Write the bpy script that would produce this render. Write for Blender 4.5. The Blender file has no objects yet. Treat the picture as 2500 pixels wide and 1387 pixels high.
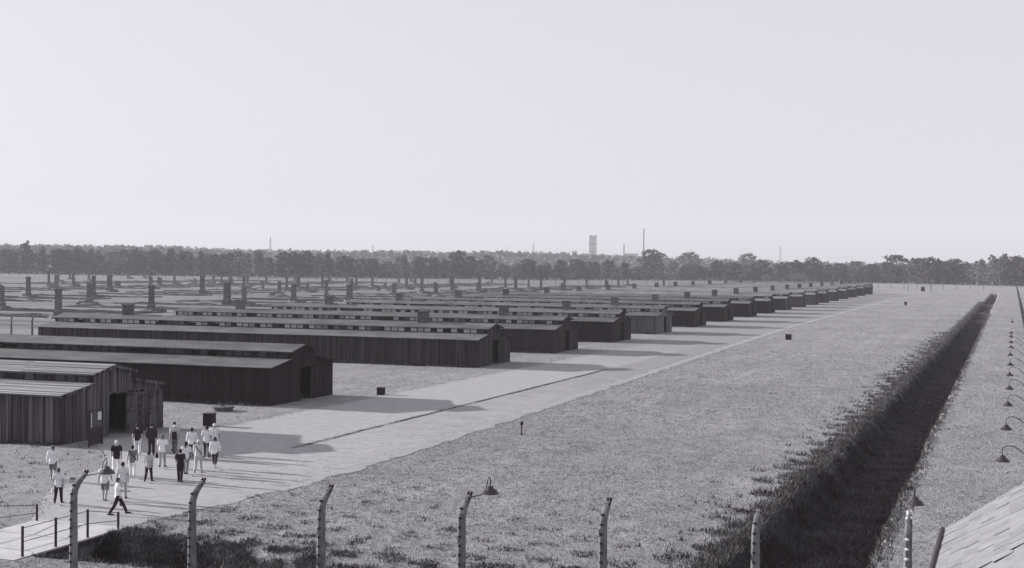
import bpy, math, random
import numpy as np
from mathutils import Vector, Matrix, Quaternion

random.seed(7)
RNG = np.random.default_rng(11)
R = math.radians
scn = bpy.context.scene
COL = scn.collection

# ------------------------------------------------------------------ camera
CAM_H, YAW, PITCH, ROLL = 11.0, 0.353499, -0.015056, -0.009375
cam_d = bpy.data.cameras.new('camera')
cam = bpy.data.objects.new('camera', cam_d)
COL.objects.link(cam)
_r = Vector((math.cos(YAW), math.sin(YAW), 0))
_d = Vector((-math.sin(YAW), math.cos(YAW), 0))
_f = _d * math.cos(PITCH) + Vector((0, 0, math.sin(PITCH)))
_u = -_d * math.sin(PITCH) + Vector((0, 0, math.cos(PITCH)))
_xi = _r * math.cos(ROLL) - _u * math.sin(ROLL)
_yi = _r * math.sin(ROLL) + _u * math.cos(ROLL)
M = Matrix((( _xi.x, _yi.x, -_f.x, 0), (_xi.y, _yi.y, -_f.y, 0), (_xi.z, _yi.z, -_f.z, CAM_H), (0, 0, 0, 1)))
cam.matrix_world = M
cam_d.sensor_width = 36.0
cam_d.lens = 47.52
cam_d.clip_start = 0.1
cam_d.clip_end = 30000
scn.camera = cam

# ------------------------------------------------------------------ sky and sun
SUN_EL = R(15.8)
SUN_AZ = R(2.0)                      # light comes from -X, a touch from +Y
sun_from = Vector((-math.cos(SUN_EL) * math.cos(SUN_AZ), math.cos(SUN_EL) * math.sin(SUN_AZ), math.sin(SUN_EL)))
world = bpy.data.worlds.new('World')
scn.world = world
world.use_nodes = True
nt = world.node_tree
nt.nodes.clear()
w_out = nt.nodes.new('ShaderNodeOutputWorld')
w_bg = nt.nodes.new('ShaderNodeBackground')
w_sky = nt.nodes.new('ShaderNodeTexSky')
w_sky.sky_type = 'NISHITA'
w_sky.sun_disc = False
w_sky.sun_elevation = SUN_EL
w_sky.sun_rotation = math.atan2(sun_from.x, sun_from.y)
w_sky.dust_density = 3.0
w_bw = nt.nodes.new('ShaderNodeRGBToBW')                     # black and white film: only luminance is kept
w_pow = nt.nodes.new('ShaderNodeMath'); w_pow.operation = 'POWER'; w_pow.inputs[1].default_value = 0.16
w_mul = nt.nodes.new('ShaderNodeMath'); w_mul.operation = 'MULTIPLY'; w_mul.inputs[1].default_value = 1.76
w_col = nt.nodes.new('ShaderNodeCombineColor')
nt.links.new(w_sky.outputs[0], w_bw.inputs[0])
nt.links.new(w_bw.outputs[0], w_pow.inputs[0])
nt.links.new(w_pow.outputs[0], w_mul.inputs[0])
for k, v in enumerate((0.97, 0.95, 1.05)):
    m_ = nt.nodes.new('ShaderNodeMath'); m_.operation = 'MULTIPLY'; m_.inputs[1].default_value = v
    nt.links.new(w_mul.outputs[0], m_.inputs[0]); nt.links.new(m_.outputs[0], w_col.inputs[k])
nt.links.new(w_col.outputs[0], w_bg.inputs[0])
w_bg.inputs[1].default_value = 0.15
nt.links.new(w_bg.outputs[0], w_out.inputs[0])

sun_d = bpy.data.lights.new('sun', 'SUN')
sun_d.energy = 4.0
sun_d.angle = R(0.6)
sun_d.color = (1.0, 0.985, 0.965)
sun = bpy.data.objects.new('sun', sun_d)
COL.objects.link(sun)
sun.rotation_euler = (-sun_from).to_track_quat('-Z', 'Y').to_euler()
sun.location = sun_from * 60

scn.render.engine = 'CYCLES'
scn.view_settings.view_transform = 'Standard'
scn.view_settings.look = 'None'
scn.view_settings.exposure = 1.25
scn.view_settings.gamma = 1.0
scn.cycles.transparent_max_bounces = 24
scn.cycles.volume_bounces = 1
scn.cycles.max_bounces = 6

# ------------------------------------------------------------------ materials
def grey(v):
    k = min(1.0, max(0.0, (0.055 - v) / 0.04))            # the film's blacks lean to purple, its lights are neutral
    return (v * (0.995 + 0.32 * k), v * (0.985 - 0.22 * k), v * (1.015 + 0.02 * k), 1.0)

def nodes_of(name, rough=0.85, spec=0.2):
    m = bpy.data.materials.new(name)
    m.use_nodes = True
    t = m.node_tree
    b = t.nodes['Principled BSDF']
    b.inputs['Roughness'].default_value = rough
    b.inputs['Specular IOR Level'].default_value = spec
    return m, t, b

def noise_mat(name, lo, hi, scale=(1, 1, 1), nscale=4.0, detail=6.0, rough=0.85, rand=0.0, bump=0.0, coord='Object',
              p0=0.35, p1=0.65, bdist=0.02, spec=0.2, fine=0.0):
    """grey material whose value wanders between lo and hi; rand adds a per object shift"""
    m, t, b = nodes_of(name, rough, spec)
    N, L = t.nodes, t.links
    tc = N.new('ShaderNodeTexCoord')
    mp = N.new('ShaderNodeMapping')
    mp.inputs['Scale'].default_value = scale
    L.new(tc.outputs[coord], mp.inputs[0])
    vec = mp.outputs[0]
    oi = N.new('ShaderNodeObjectInfo')
    if rand > 0:
        ad = N.new('ShaderNodeVectorMath'); ad.operation = 'ADD'
        ml = N.new('ShaderNodeMath'); ml.operation = 'MULTIPLY'; ml.inputs[1].default_value = 173.0
        L.new(oi.outputs['Random'], ml.inputs[0])
        L.new(mp.outputs[0], ad.inputs[0]); L.new(ml.outputs[0], ad.inputs[1])
        vec = ad.outputs[0]
    nz = N.new('ShaderNodeTexNoise')
    nz.inputs['Scale'].default_value = nscale
    nz.inputs['Detail'].default_value = detail
    nz.inputs['Roughness'].default_value = 0.62
    L.new(vec, nz.inputs['Vector'])
    rp = N.new('ShaderNodeValToRGB')
    rp.color_ramp.elements[0].position = p0
    rp.color_ramp.elements[1].position = p1
    rp.color_ramp.elements[0].color = grey(lo)
    rp.color_ramp.elements[1].color = grey(hi)
    L.new(nz.outputs['Fac'], rp.inputs[0])
    col = rp.outputs[0]
    if rand > 0:
        mr = N.new('ShaderNodeMapRange')
        mr.inputs['To Min'].default_value = 1.0 - rand
        mr.inputs['To Max'].default_value = 1.0 + rand
        L.new(oi.outputs['Random'], mr.inputs['Value'])
        mx = N.new('ShaderNodeVectorMath'); mx.operation = 'MULTIPLY'
        L.new(col, mx.inputs[0]); L.new(mr.outputs[0], mx.inputs[1])
        col = mx.outputs[0]
    if fine > 0:
        n2 = N.new('ShaderNodeTexNoise'); n2.inputs['Scale'].default_value = nscale * 9; n2.inputs['Detail'].default_value = 3
        L.new(vec, n2.inputs['Vector'])
        mr2 = N.new('ShaderNodeMapRange')
        mr2.inputs['From Min'].default_value = 0.3; mr2.inputs['From Max'].default_value = 0.7
        mr2.inputs['To Min'].default_value = 1 - fine; mr2.inputs['To Max'].default_value = 1 + fine
        L.new(n2.outputs['Fac'], mr2.inputs['Value'])
        mx2 = N.new('ShaderNodeVectorMath'); mx2.operation = 'MULTIPLY'
        L.new(col, mx2.inputs[0]); L.new(mr2.outputs[0], mx2.inputs[1])
        col = mx2.outputs[0]
    L.new(col, b.inputs['Base Color'])
    if bump > 0:
        bp = N.new('ShaderNodeBump'); bp.inputs['Strength'].default_value = bump; bp.inputs['Distance'].default_value = bdist
        L.new(nz.outputs['Fac'], bp.inputs['Height']); L.new(bp.outputs[0], b.inputs['Normal'])
    return m

MAT = {}
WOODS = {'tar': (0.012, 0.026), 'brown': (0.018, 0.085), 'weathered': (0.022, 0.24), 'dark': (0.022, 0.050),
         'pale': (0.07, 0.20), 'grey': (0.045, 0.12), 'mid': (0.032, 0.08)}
for k, (a, b_) in WOODS.items():
    MAT['wood_' + k] = noise_mat('wood_' + k, a, b_, scale=(3.2, 3.2, 0.16), nscale=1.3, detail=7, rough=0.9,
                                 rand=0.32 if k in ('weathered', 'brown') else 0.22, bump=0.4, p0=0.42, p1=0.78, coord='Object')
MAT['felt'] = noise_mat('roofing_felt', 0.060, 0.125, scale=(0.3, 0.7, 0.7), nscale=1.0, rough=0.8, rand=0.15, bump=0.2)
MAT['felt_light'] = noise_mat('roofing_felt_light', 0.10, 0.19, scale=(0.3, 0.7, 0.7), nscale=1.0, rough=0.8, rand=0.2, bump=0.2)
MAT['roof_board'] = noise_mat('roof_board_wood', 0.05, 0.36, scale=(0.35, 5, 5), nscale=1.5, rough=0.85, rand=0.3, bump=0.4)
MAT['brick'] = noise_mat('brick', 0.08, 0.17, scale=(1, 1, 3.0), nscale=2.2, rough=0.92, rand=0.25, bump=0.6)
MAT['rubble'] = noise_mat('brick_rubble', 0.07, 0.2, nscale=2.5, rough=0.95, rand=0.25, bump=0.9, bdist=0.1)
MAT['concrete'] = noise_mat('old_concrete', 0.075, 0.16, scale=(1, 1, 0.5), nscale=3.5, rough=0.9, rand=0.2, bump=0.5)
MAT['deck'] = noise_mat('pale_concrete', 0.36, 0.46, nscale=1.2, rough=0.9, bump=0.3, fine=0.08)
MAT['insulator'] = noise_mat('dark_porcelain', 0.015, 0.03, nscale=9, rough=0.3)
MAT['insulator_white'] = noise_mat('white_porcelain', 0.6, 0.75, nscale=9, rough=0.25)
MAT['iron'] = noise_mat('dark_iron', 0.018, 0.04, nscale=12, rough=0.6)
MAT['enamel'] = noise_mat('worn_enamel', 0.03, 0.06, nscale=14, rough=0.4, rand=0.2)
MAT['enamel_in'] = noise_mat('enamel_inside', 0.015, 0.03, nscale=14, rough=0.5)
MAT['tile'] = noise_mat('cement_tile', 0.155, 0.20, nscale=3.0, rough=0.85, rand=0.10, fine=0.12, bump=0.3)
MAT['white_wood'] = noise_mat('pale_plaster', 0.4, 0.55, nscale=3.0, rough=0.85)
MAT['leaf_dark'] = noise_mat('leaf_dark', 0.024, 0.052, nscale=0.5, rough=0.75, rand=0.3)
MAT['leaf_mid'] = noise_mat('leaf_mid', 0.050, 0.095, nscale=0.5, rough=0.75, rand=0.3)
MAT['leaf_light'] = noise_mat('leaf_light', 0.085, 0.14, nscale=0.5, rough=0.75, rand=0.25)
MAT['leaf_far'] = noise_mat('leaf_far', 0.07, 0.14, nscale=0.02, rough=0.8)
MAT['bark'] = noise_mat('bark', 0.05, 0.11, scale=(2, 2, 0.4), nscale=3, rough=0.95, rand=0.2)
MAT['bark_pale'] = noise_mat('birch_bark', 0.14, 0.24, scale=(2, 2, 0.6), nscale=3, rough=0.9)
MAT['grass'] = noise_mat('grass_blade', 0.21, 0.34, nscale=0.35, rough=0.75, p0=0.3, p1=0.7, coord='Object')
MAT['weed'] = noise_mat('weed_blade', 0.03, 0.11, nscale=0.6, rough=0.8)
MAT['plot_grass'] = noise_mat('plot_grass', 0.2, 0.36, nscale=0.3, rough=0.9)
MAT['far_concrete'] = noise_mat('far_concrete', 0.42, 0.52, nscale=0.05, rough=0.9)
MAT['bin'] = noise_mat('bin_wood', 0.016, 0.03, nscale=5, rough=0.8)
MAT['board_dark'] = noise_mat('board_dark', 0.02, 0.035, nscale=5, rough=0.7)
MAT['board_panel'] = noise_mat('board_print', 0.05, 0.085, nscale=7, rough=0.5)
MAT['paper'] = noise_mat('paper', 0.55, 0.66, nscale=6, rough=0.9)

def glass_mat(name, dust, see):
    """dusty lantern pane: part clear, part milky with dirt, each pane differing"""
    m = bpy.data.materials.new(name); m.use_nodes = True
    t = m.node_tree; t.nodes.clear()
    o = t.nodes.new('ShaderNodeOutputMaterial')
    tr = t.nodes.new('ShaderNodeBsdfTransparent'); tr.inputs[0].default_value = (0.9, 0.9, 0.92, 1)
    df = t.nodes.new('ShaderNodeBsdfDiffuse')
    tl = t.nodes.new('ShaderNodeBsdfTranslucent')
    gl = t.nodes.new('ShaderNodeBsdfGlossy'); gl.inputs['Roughness'].default_value = 0.1
    oi = t.nodes.new('ShaderNodeObjectInfo')
    ge = t.nodes.new('ShaderNodeNewGeometry')
    sm = t.nodes.new('ShaderNodeMath'); sm.operation = 'ADD'
    fr = t.nodes.new('ShaderNodeMath'); fr.operation = 'FRACT'
    t.links.new(oi.outputs['Random'], sm.inputs[0]); t.links.new(ge.outputs['Random Per Island'], sm.inputs[1]); t.links.new(sm.outputs[0], fr.inputs[0])
    rp = t.nodes.new('ShaderNodeValToRGB')
    rp.color_ramp.elements[0].position = 0.15; rp.color_ramp.elements[1].position = 0.55
    rp.color_ramp.elements[0].color = grey(dust * .12); rp.color_ramp.elements[1].color = grey(dust)
    t.links.new(fr.outputs[0], rp.inputs[0]); t.links.new(rp.outputs[0], df.inputs[0]); t.links.new(rp.outputs[0], tl.inputs[0])
    m0 = t.nodes.new('ShaderNodeMixShader'); m0.inputs[0].default_value = 0.25
    m1 = t.nodes.new('ShaderNodeMixShader'); m1.inputs[0].default_value = see
    m2 = t.nodes.new('ShaderNodeMixShader'); m2.inputs[0].default_value = 0.05
    t.links.new(df.outputs[0], m0.inputs[1]); t.links.new(tl.outputs[0], m0.inputs[2])
    t.links.new(m0.outputs[0], m1.inputs[1]); t.links.new(tr.outputs[0], m1.inputs[2])
    t.links.new(m1.outputs[0], m2.inputs[1]); t.links.new(gl.outputs[0], m2.inputs[2])
    t.links.new(m2.outputs[0], o.inputs[0])
    return m
MAT['glass_dark'] = glass_mat('grimy_pane', 0.16, 0.35)
MAT['glass'] = glass_mat('dusty_pane', 0.8, 0.15)

def ground_mat():
    m, t, b = nodes_of('meadow', 0.95, 0.1)
    N, L = t.nodes, t.links
    tc = N.new('ShaderNodeTexCoord')
    def nz(sc, scale, det=5):
        mp = N.new('ShaderNodeMapping'); mp.inputs['Scale'].default_value = sc
        L.new(tc.outputs['Object'], mp.inputs[0])
        n = N.new('ShaderNodeTexNoise'); n.inputs['Scale'].default_value = scale; n.inputs['Detail'].default_value = det
        n.inputs['Roughness'].default_value = 0.65
        L.new(mp.outputs[0], n.inputs['Vector']); return n
    big = nz((1, 1, 1), 0.06, 4)
    mid = nz((1, 0.6, 1), 0.9, 8)
    strip = nz((0.010, 0.16, 1), 1.0, 4)          # mown and unmown strips lying along the rows of the plots
    def mr(n, a, b_, lo=0.3, hi=0.7):
        r_ = N.new('ShaderNodeMapRange'); r_.inputs['From Min'].default_value = lo; r_.inputs['From Max'].default_value = hi
        r_.inputs['To Min'].default_value = a; r_.inputs['To Max'].default_value = b_
        L.new(n.outputs['Fac'], r_.inputs['Value']); return r_.outputs[0]
    def mul(a, b_):
        q = N.new('ShaderNodeMath'); q.operation = 'MULTIPLY'; L.new(a, q.inputs[0]); L.new(b_, q.inputs[1]); return q.outputs[0]
    tracks = nz((0.55, 0.018, 1), 1.0, 3)         # long mown and trodden lanes running along the row
    v = mul(mul(mr(big, 0.84, 1.14), mr(mid, 0.80, 1.18)), mr(tracks, 0.90, 1.09))
    # strips only on the plots west of the huts
    sx = N.new('ShaderNodeSeparateXYZ'); L.new(tc.outputs['Object'], sx.inputs[0])
    fx = N.new('ShaderNodeMapRange'); fx.inputs['From Min'].default_value = -112; fx.inputs['From Max'].default_value = -125
    L.new(sx.outputs['X'], fx.inputs['Value'])
    st = mr(strip, 0.36, 0.92, 0.38, 0.62)
    mixs = N.new('ShaderNodeMix'); mixs.data_type = 'FLOAT'; mixs.inputs[2].default_value = 1.0
    L.new(fx.outputs[0], mixs.inputs[0]); L.new(st, mixs.inputs[3])
    v = mul(v, mixs.outputs[0])
    base = N.new('ShaderNodeMath'); base.operation = 'MULTIPLY'; base.inputs[1].default_value = 0.235
    L.new(v, base.inputs[0])
    cc = N.new('ShaderNodeCombineColor')
    for k, s in enumerate((1.0, 0.985, 1.015)):
        q = N.new('ShaderNodeMath'); q.operation = 'MULTIPLY'; q.inputs[1].default_value = s
        L.new(base.outputs[0], q.inputs[0]); L.new(q.outputs[0], cc.inputs[k])
    # dark earth in the ditches, their shade painted into the colour by depth
    earth_shade = N.new('ShaderNodeMapRange'); earth_shade.inputs['From Min'].default_value = -0.06; earth_shade.inputs['From Max'].default_value = -0.5
    L.new(sx.outputs['Z'], earth_shade.inputs['Value'])
    mc = N.new('ShaderNodeMix'); mc.data_type = 'RGBA'; mc.inputs[7].default_value = grey(0.022)
    L.new(earth_shade.outputs[0], mc.inputs[0]); L.new(cc.outputs[0], mc.inputs[6])
    L.new(mc.outputs[2], b.inputs['Base Color'])
    bp = N.new('ShaderNodeBump'); bp.inputs['Strength'].default_value = 0.6; bp.inputs['Distance'].default_value = 0.10
    fine = nz((1, 1, 1), 3.0, 8)
    L.new(fine.outputs['Fac'], bp.inputs['Height']); L.new(bp.outputs[0], b.inputs['Normal'])
    return m
MAT['ground'] = ground_mat()

def path_mat():
    m, t, b = nodes_of('gravel', 0.95, 0.1)
    N, L = t.nodes, t.links
    tc = N.new('ShaderNodeTexCoord')
    sx = N.new('ShaderNodeSeparateXYZ'); L.new(tc.outputs['Object'], sx.inputs[0])
    n1 = N.new('ShaderNodeTexNoise'); n1.inputs['Scale'].default_value = 0.35; n1.inputs['Detail'].default_value = 8; n1.inputs['Roughness'].default_value = 0.7
    n2 = N.new('ShaderNodeTexNoise'); n2.inputs['Scale'].default_value = 9.0; n2.inputs['Detail'].default_value = 6
    L.new(tc.outputs['Object'], n1.inputs['Vector']); L.new(tc.outputs['Object'], n2.inputs['Vector'])
    # grass takes the gravel over farther along, and on the eastern side of the kerb
    far = N.new('ShaderNodeMapRange'); far.inputs['From Min'].default_value = 95; far.inputs['From Max'].default_value = 230
    far.inputs['To Min'].default_value = -0.36; far.inputs['To Max'].default_value = 0.45
    L.new(sx.outputs['Y'], far.inputs['Value'])
    east = N.new('ShaderNodeMapRange'); east.inputs['From Min'].default_value = -39.5; east.inputs['From Max'].default_value = -33.0
    east.inputs['To Min'].default_value = 0.0; east.inputs['To Max'].default_value = 0.30
    L.new(sx.outputs['X'], east.inputs['Value'])
    east.inputs['From Min'].default_value = -40.2; east.inputs['From Max'].default_value = -38.8
    gate = N.new('ShaderNodeMapRange'); gate.inputs['From Min'].default_value = 62; gate.inputs['From Max'].default_value = 84
    L.new(sx.outputs['Y'], gate.inputs['Value'])
    eg = N.new('ShaderNodeMath'); eg.operation = 'MULTIPLY'; L.new(east.outputs[0], eg.inputs[0]); L.new(gate.outputs[0], eg.inputs[1])
    a1 = N.new('ShaderNodeMath'); L.new(far.outputs[0], a1.inputs[0]); L.new(eg.outputs[0], a1.inputs[1])
    a2 = N.new('ShaderNodeMath'); L.new(a1.outputs[0], a2.inputs[0]); L.new(n1.outputs['Fac'], a2.inputs[1])
    st = N.new('ShaderNodeMapRange'); st.inputs['From Min'].default_value = 0.34; st.inputs['From Max'].default_value = 0.70
    L.new(a2.outputs[0], st.inputs['Value'])
    n3 = N.new('ShaderNodeTexNoise'); n3.inputs['Scale'].default_value = 1.3; n3.inputs['Detail'].default_value = 9; n3.inputs['Roughness'].default_value = 0.75
    L.new(tc.outputs['Object'], n3.inputs['Vector'])
    rp = N.new('ShaderNodeValToRGB'); rp.color_ramp.elements[0].position = 0.3; rp.color_ramp.elements[1].position = 0.7
    rp.color_ramp.elements[0].color = grey(0.25); rp.color_ramp.elements[1].color = grey(0.37)
    L.new(n3.outputs['Fac'], rp.inputs[0])
    mc = N.new('ShaderNodeMix'); mc.data_type = 'RGBA'; mc.inputs[7].default_value = grey(0.23)
    L.new(st.outputs[0], mc.inputs[0]); L.new(rp.outputs[0], mc.inputs[6])
    L.new(mc.outputs[2], b.inputs['Base Color'])
    bp = N.new('ShaderNodeBump'); bp.inputs['Strength'].default_value = 0.35; bp.inputs['Distance'].default_value = 0.03
    L.new(n2.outputs['Fac'], bp.inputs['Height']); L.new(bp.outputs[0], b.inputs['Normal'])
    return m
MAT['path'] = path_mat()
MAT['track'] = noise_mat('trodden_earth', 0.22, 0.33, nscale=1.1, detail=8, rough=0.95, fine=0.1, p0=0.3, p1=0.7)

CLOTH = {}
def cloth(v, name):
    if name not in CLOTH:
        CLOTH[name] = noise_mat('cloth_' + name, v * 0.82, v * 1.1, nscale=7, rough=0.9, bump=0.3)
    return CLOTH[name]

# ------------------------------------------------------------------ mesh helpers
class MB:
    def __init__(s): s.v, s.f, s.m = [], [], []
    def add(s, vs, fs, mi=0):
        n = len(s.v); s.v += [tuple(p) for p in vs]; s.f += [tuple(n + i for i in f) for f in fs]; s.m += [mi] * len(fs); return s
    def hexa(s, p, mi=0):
        return s.add(p, [(0, 3, 2, 1), (4, 5, 6, 7), (0, 1, 5, 4), (1, 2, 6, 5), (2, 3, 7, 6), (3, 0, 4, 7)], mi)
    def box(s, x0, x1, y0, y1, z0, z1, mi=0):
        return s.hexa([(x0, y0, z0), (x1, y0, z0), (x1, y1, z0), (x0, y1, z0), (x0, y0, z1), (x1, y0, z1), (x1, y1, z1), (x0, y1, z1)], mi)
    def taper(s, x, y, z0, z1, a0, b0, a1, b1, mi=0):
        return s.hexa([(x - a0, y - b0, z0), (x + a0, y - b0, z0), (x + a0, y + b0, z0), (x - a0, y + b0, z0),
                       (x - a1, y - b1, z1), (x + a1, y - b1, z1), (x + a1, y + b1, z1), (x - a1, y + b1, z1)], mi)
    def tube(s, pts, rads, n=8, cap=True, sq=None, mi=0):
        """tapered tube through pts; rads: radius or (ra, rb)"""
        pts = [Vector(p) for p in pts]; rings = []
        prev = None
        for i, p in enumerate(pts):
            a = pts[max(i - 1, 0)]; b = pts[min(i + 1, len(pts) - 1)]
            d = (b - a).normalized()
            ref = Vector((1, 0, 0)) if abs(d.x) < 0.9 else Vector((0, 1, 0))
            e1 = (ref - d * ref.dot(d)).normalized() if prev is None else (prev - d * prev.dot(d)).normalized()
            prev = e1
            e2 = d.cross(e1)
            r = rads[i] if isinstance(rads, (list, tuple)) else rads
            ra, rb = r if isinstance(r, tuple) else (r, r)
            rings.append([p + e1 * (ra * math.cos(2 * math.pi * (k + .5) / n)) + e2 * (rb * math.sin(2 * math.pi * (k + .5) / n)) for k in range(n)])
        vs = [q for r_ in rings for q in r_]; fs = []
        for i in range(len(pts) - 1):
            for k in range(n):
                k2 = (k + 1) % n
                fs.append((i * n + k, i * n + k2, (i + 1) * n + k2, (i + 1) * n + k))
        if cap:
            fs.append(tuple(range(n - 1, -1, -1))); fs.append(tuple((len(pts) - 1) * n + k for k in range(n)))
        return s.add(vs, fs, mi)
    def lathe(s, prof, n=16, c=(0, 0, 0), mi=0):
        vs = []; fs = []
        for (r, z) in prof:
            for k in range(n):
                a = 2 * math.pi * k / n; vs.append((c[0] + r * math.cos(a), c[1] + r * math.sin(a), c[2] + z))
        for i in range(len(prof) - 1):
            for k in range(n):
                k2 = (k + 1) % n; fs.append((i * n + k, i * n + k2, (i + 1) * n + k2, (i + 1) * n + k))
        return s.add(vs, fs, mi)
    def ell(s, c, r, n=10, m=7, mi=0):
        prof = []
        vs = []; fs = []
        for i in range(m + 1):
            th = math.pi * (0.02 + 0.96 * i / m)
            for k in range(n):
                a = 2 * math.pi * k / n
                vs.append((c[0] + r[0] * math.sin(th) * math.cos(a), c[1] + r[1] * math.sin(th) * math.sin(a), c[2] - r[2] * math.cos(th)))
        for i in range(m):
            for k in range(n):
                k2 = (k + 1) % n; fs.append((i * n + k, i * n + k2, (i + 1) * n + k2, (i + 1) * n + k))
        fs.append(tuple(range(n - 1, -1, -1))); fs.append(tuple(m * n + k for k in range(n)))
        return s.add(vs, fs, mi)
    def mesh(s, name, mats, smooth=False):
        me = bpy.data.meshes.new(name)
        me.from_pydata(s.v, [], s.f)
        for mt in (mats if isinstance(mats, (list, tuple)) else [mats]): me.materials.append(mt)
        if any(s.m): me.polygons.foreach_set('material_index', s.m)
        if smooth: me.polygons.foreach_set('use_smooth', [True] * len(me.polygons))
        me.update()
        return me
    def build(s, name, mats, parent=None, loc=(0, 0, 0), smooth=False, rz=0):
        return put(name, s.mesh(name, mats, smooth), parent, loc, rz)

def put(name, me, parent=None, loc=(0, 0, 0), rz=0):
    o = bpy.data.objects.new(name, me)
    COL.objects.link(o)
    o.location = loc
    if rz: o.rotation_euler = (0, 0, rz)
    if parent: o.parent = parent
    return o

def tag(o, label=None, cat=None, group=None, kind=None):
    if label: o['label'] = label
    if cat: o['category'] = cat
    if group: o['group'] = group
    if kind: o['kind'] = kind
    return o

def thing(name, label, cat, loc=(0, 0, 0), rz=0, group=None):
    o = bpy.data.objects.new(name, None)
    o.empty_display_size = 0.3
    COL.objects.link(o)
    o.location = loc; o.rotation_euler = (0, 0, rz)
    return tag(o, label, cat, group)

def copy_tree(o, parent=None, top=True):
    c = o.copy(); COL.objects.link(c)
    if parent: c.parent = parent
    for ch in list(o.children): copy_tree(ch, c, False)
    return c

def np_mesh(name, verts, faces, mat):
    """verts (n,3), faces (m,k) arrays"""
    me = bpy.data.meshes.new(name)
    k = faces.shape[1]
    me.vertices.add(len(verts)); me.vertices.foreach_set('co', verts.astype(np.float32).ravel())
    me.loops.add(faces.size); me.loops.foreach_set('vertex_index', faces.astype(np.int32).ravel())
    me.polygons.add(len(faces)); me.polygons.foreach_set('loop_start', np.arange(0, faces.size, k, dtype=np.int32))
    me.polygons.foreach_set('loop_total', np.full(len(faces), k, dtype=np.int32))
    me.materials.append(mat)
    me.update(calc_edges=True); me.validate()
    return me

# ------------------------------------------------------------------ ground
def sstep(a, b, x):
    t = np.clip((x - a) / (b - a), 0, 1); return t * t * (3 - 2 * t)

def vnoise(x, y, s, seed=0):
    """cheap smooth noise"""
    x = x / s; y = y / s
    return (np.sin(1.7 * x + 2.3 * y + seed) + np.sin(-2.1 * x + 1.3 * y + 1.7 * seed + 1) + np.sin(3.1 * x + 0.7 * y + 2.9 * seed) * .6
            + np.sin(0.9 * x - 3.7 * y + 4.1 * seed) * .5) / 3.1

def ground_z(x, y):
    x = np.asarray(x, float); y = np.asarray(y, float)
    wob = 0.22 * vnoise(x * 0, y, 5.0, 3)
    lip = np.interp(y, [45, 100, 250, 600], [-9.9, -9.5, -8.9, -8.3])      # the ditch narrows away from the gate
    rag = .22 * vnoise(x * 0, y, 1.1, 6) + .12 * vnoise(x * 0, y, .45, 16)
    west = sstep(lip + wob + rag, lip + 1.3 + wob, x)
    east = 1 - sstep(-5.35 + wob * .6, -4.6 + wob * .6 + rag, x)
    fade = sstep(38, 42, y) * (1 - sstep(560, 640, y))
    deep = 1.3 + .2 * vnoise(x * 0, y, 7.0, 9)
    main = -deep * west * east * fade * (1 - sstep(215, 330, y) * (.40 + .55 * vnoise(x * 0, y, 9.0, 4)))
    cross = -1.5 * sstep(40.7, 42.0, y) * (1 - sstep(43.6, 45.0, y)) * sstep(-75, -70, x) * (1 - sstep(-9.0, -7.5, x)) * (1 - .8 * sstep(-32.0, -25.0, x))
    z = np.minimum(main, cross)
    near = np.exp(-np.abs(z) * 0)
    bump = 0.05 * vnoise(x, y, 3.1, 1) + 0.03 * vnoise(x, y, 1.3, 2)
    keep = 1 - sstep(-36, -32, x) * 0 
    onpath = sstep(-56, -53, x) * (1 - sstep(-31.6, -29.0, x)) * sstep(20, 30, y)
    field = sstep(20, 40, y) * (1 - sstep(400, 600, y))
    return z + bump * field * (1 - onpath) * (np.abs(z) < 0.02) + bump * (z < -0.02) * 1.5

def axis(parts):
    out = []
    for a, b, st in parts: out += list(np.arange(a, b, st))
    return np.array(out + [parts[-1][1]])
gx = np.concatenate([[-7000, -5000, -3500, -2500, -1800, -1300, -1000, -800, -650, -550, -450, -370, -300, -250, -210, -180, -150, -130, -115],
                     axis([(-100, -60, 2.5), (-60, -12, 0.8), (-12, -3.5, 0.2), (-3.5, 12, 1.0)]), [16, 22, 30, 45, 70, 110, 180, 300, 500, 900, 1600, 3000, 6000]])
gy = np.concatenate([[-200, -100, -50, -20, 0, 15, 28], axis([(34, 48, 0.25), (48, 110, 0.6), (110, 200, 1.5), (200, 420, 5)]),
                     [430, 460, 500, 540, 560, 590, 620, 650, 700, 780, 900, 1100, 1400, 1900, 2600, 3600, 5000, 7500]])
GX, GY = np.meshgrid(gx, gy)
GZ = ground_z(GX, GY)
nx, ny = len(gx), len(gy)
idx = np.arange(nx * ny).reshape(ny, nx)
gf = np.stack([idx[:-1, :-1], idx[:-1, 1:], idx[1:, 1:], idx[1:, :-1]], -1).reshape(-1, 4)
gme = np_mesh('ground', np.stack([GX, GY, GZ], -1).reshape(-1, 3), gf, MAT['ground'])
gme.polygons.foreach_set('use_smooth', [True] * len(gme.polygons))
tag(put('ground', gme), kind='structure')

# gravel path: a sheet just above the ground with a ragged edge
def path_edges(y):
    ys = np.array([46.0, 47.1, 51.7, 54.7, 60.1, 64.8, 68.0, 76.8, 93, 124, 180, 330])
    xl = np.array([-38.3, -39.2, -42.3, -43.2, -45.2, -49.0, -52.3, -48.9, -48.7, -48.4, -48.0, -47.5])
    yr = np.array([46.0, 50.6, 58.1, 70.5, 114.8, 235.0, 330])
    xr = np.array([-34.0, -33.6, -32.4, -32.3, -33.4, -36.6, -37.0])
    l = np.interp(y, ys, xl) + 0.25 * vnoise(y, y * 0, 1.3, 5) + 0.12 * vnoise(y, y * 0, .45, 8)
    r = np.interp(y, yr, xr) + 0.30 * vnoise(y, y * 0, 1.7, 6) + 0.15 * vnoise(y, y * 0, .5, 9)
    return l, r
py_ = axis([(46.2, 130, 0.35), (130, 330, 1.2)])
pl, pr_ = path_edges(py_)
tt = np.linspace(0, 1, 9)
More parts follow.
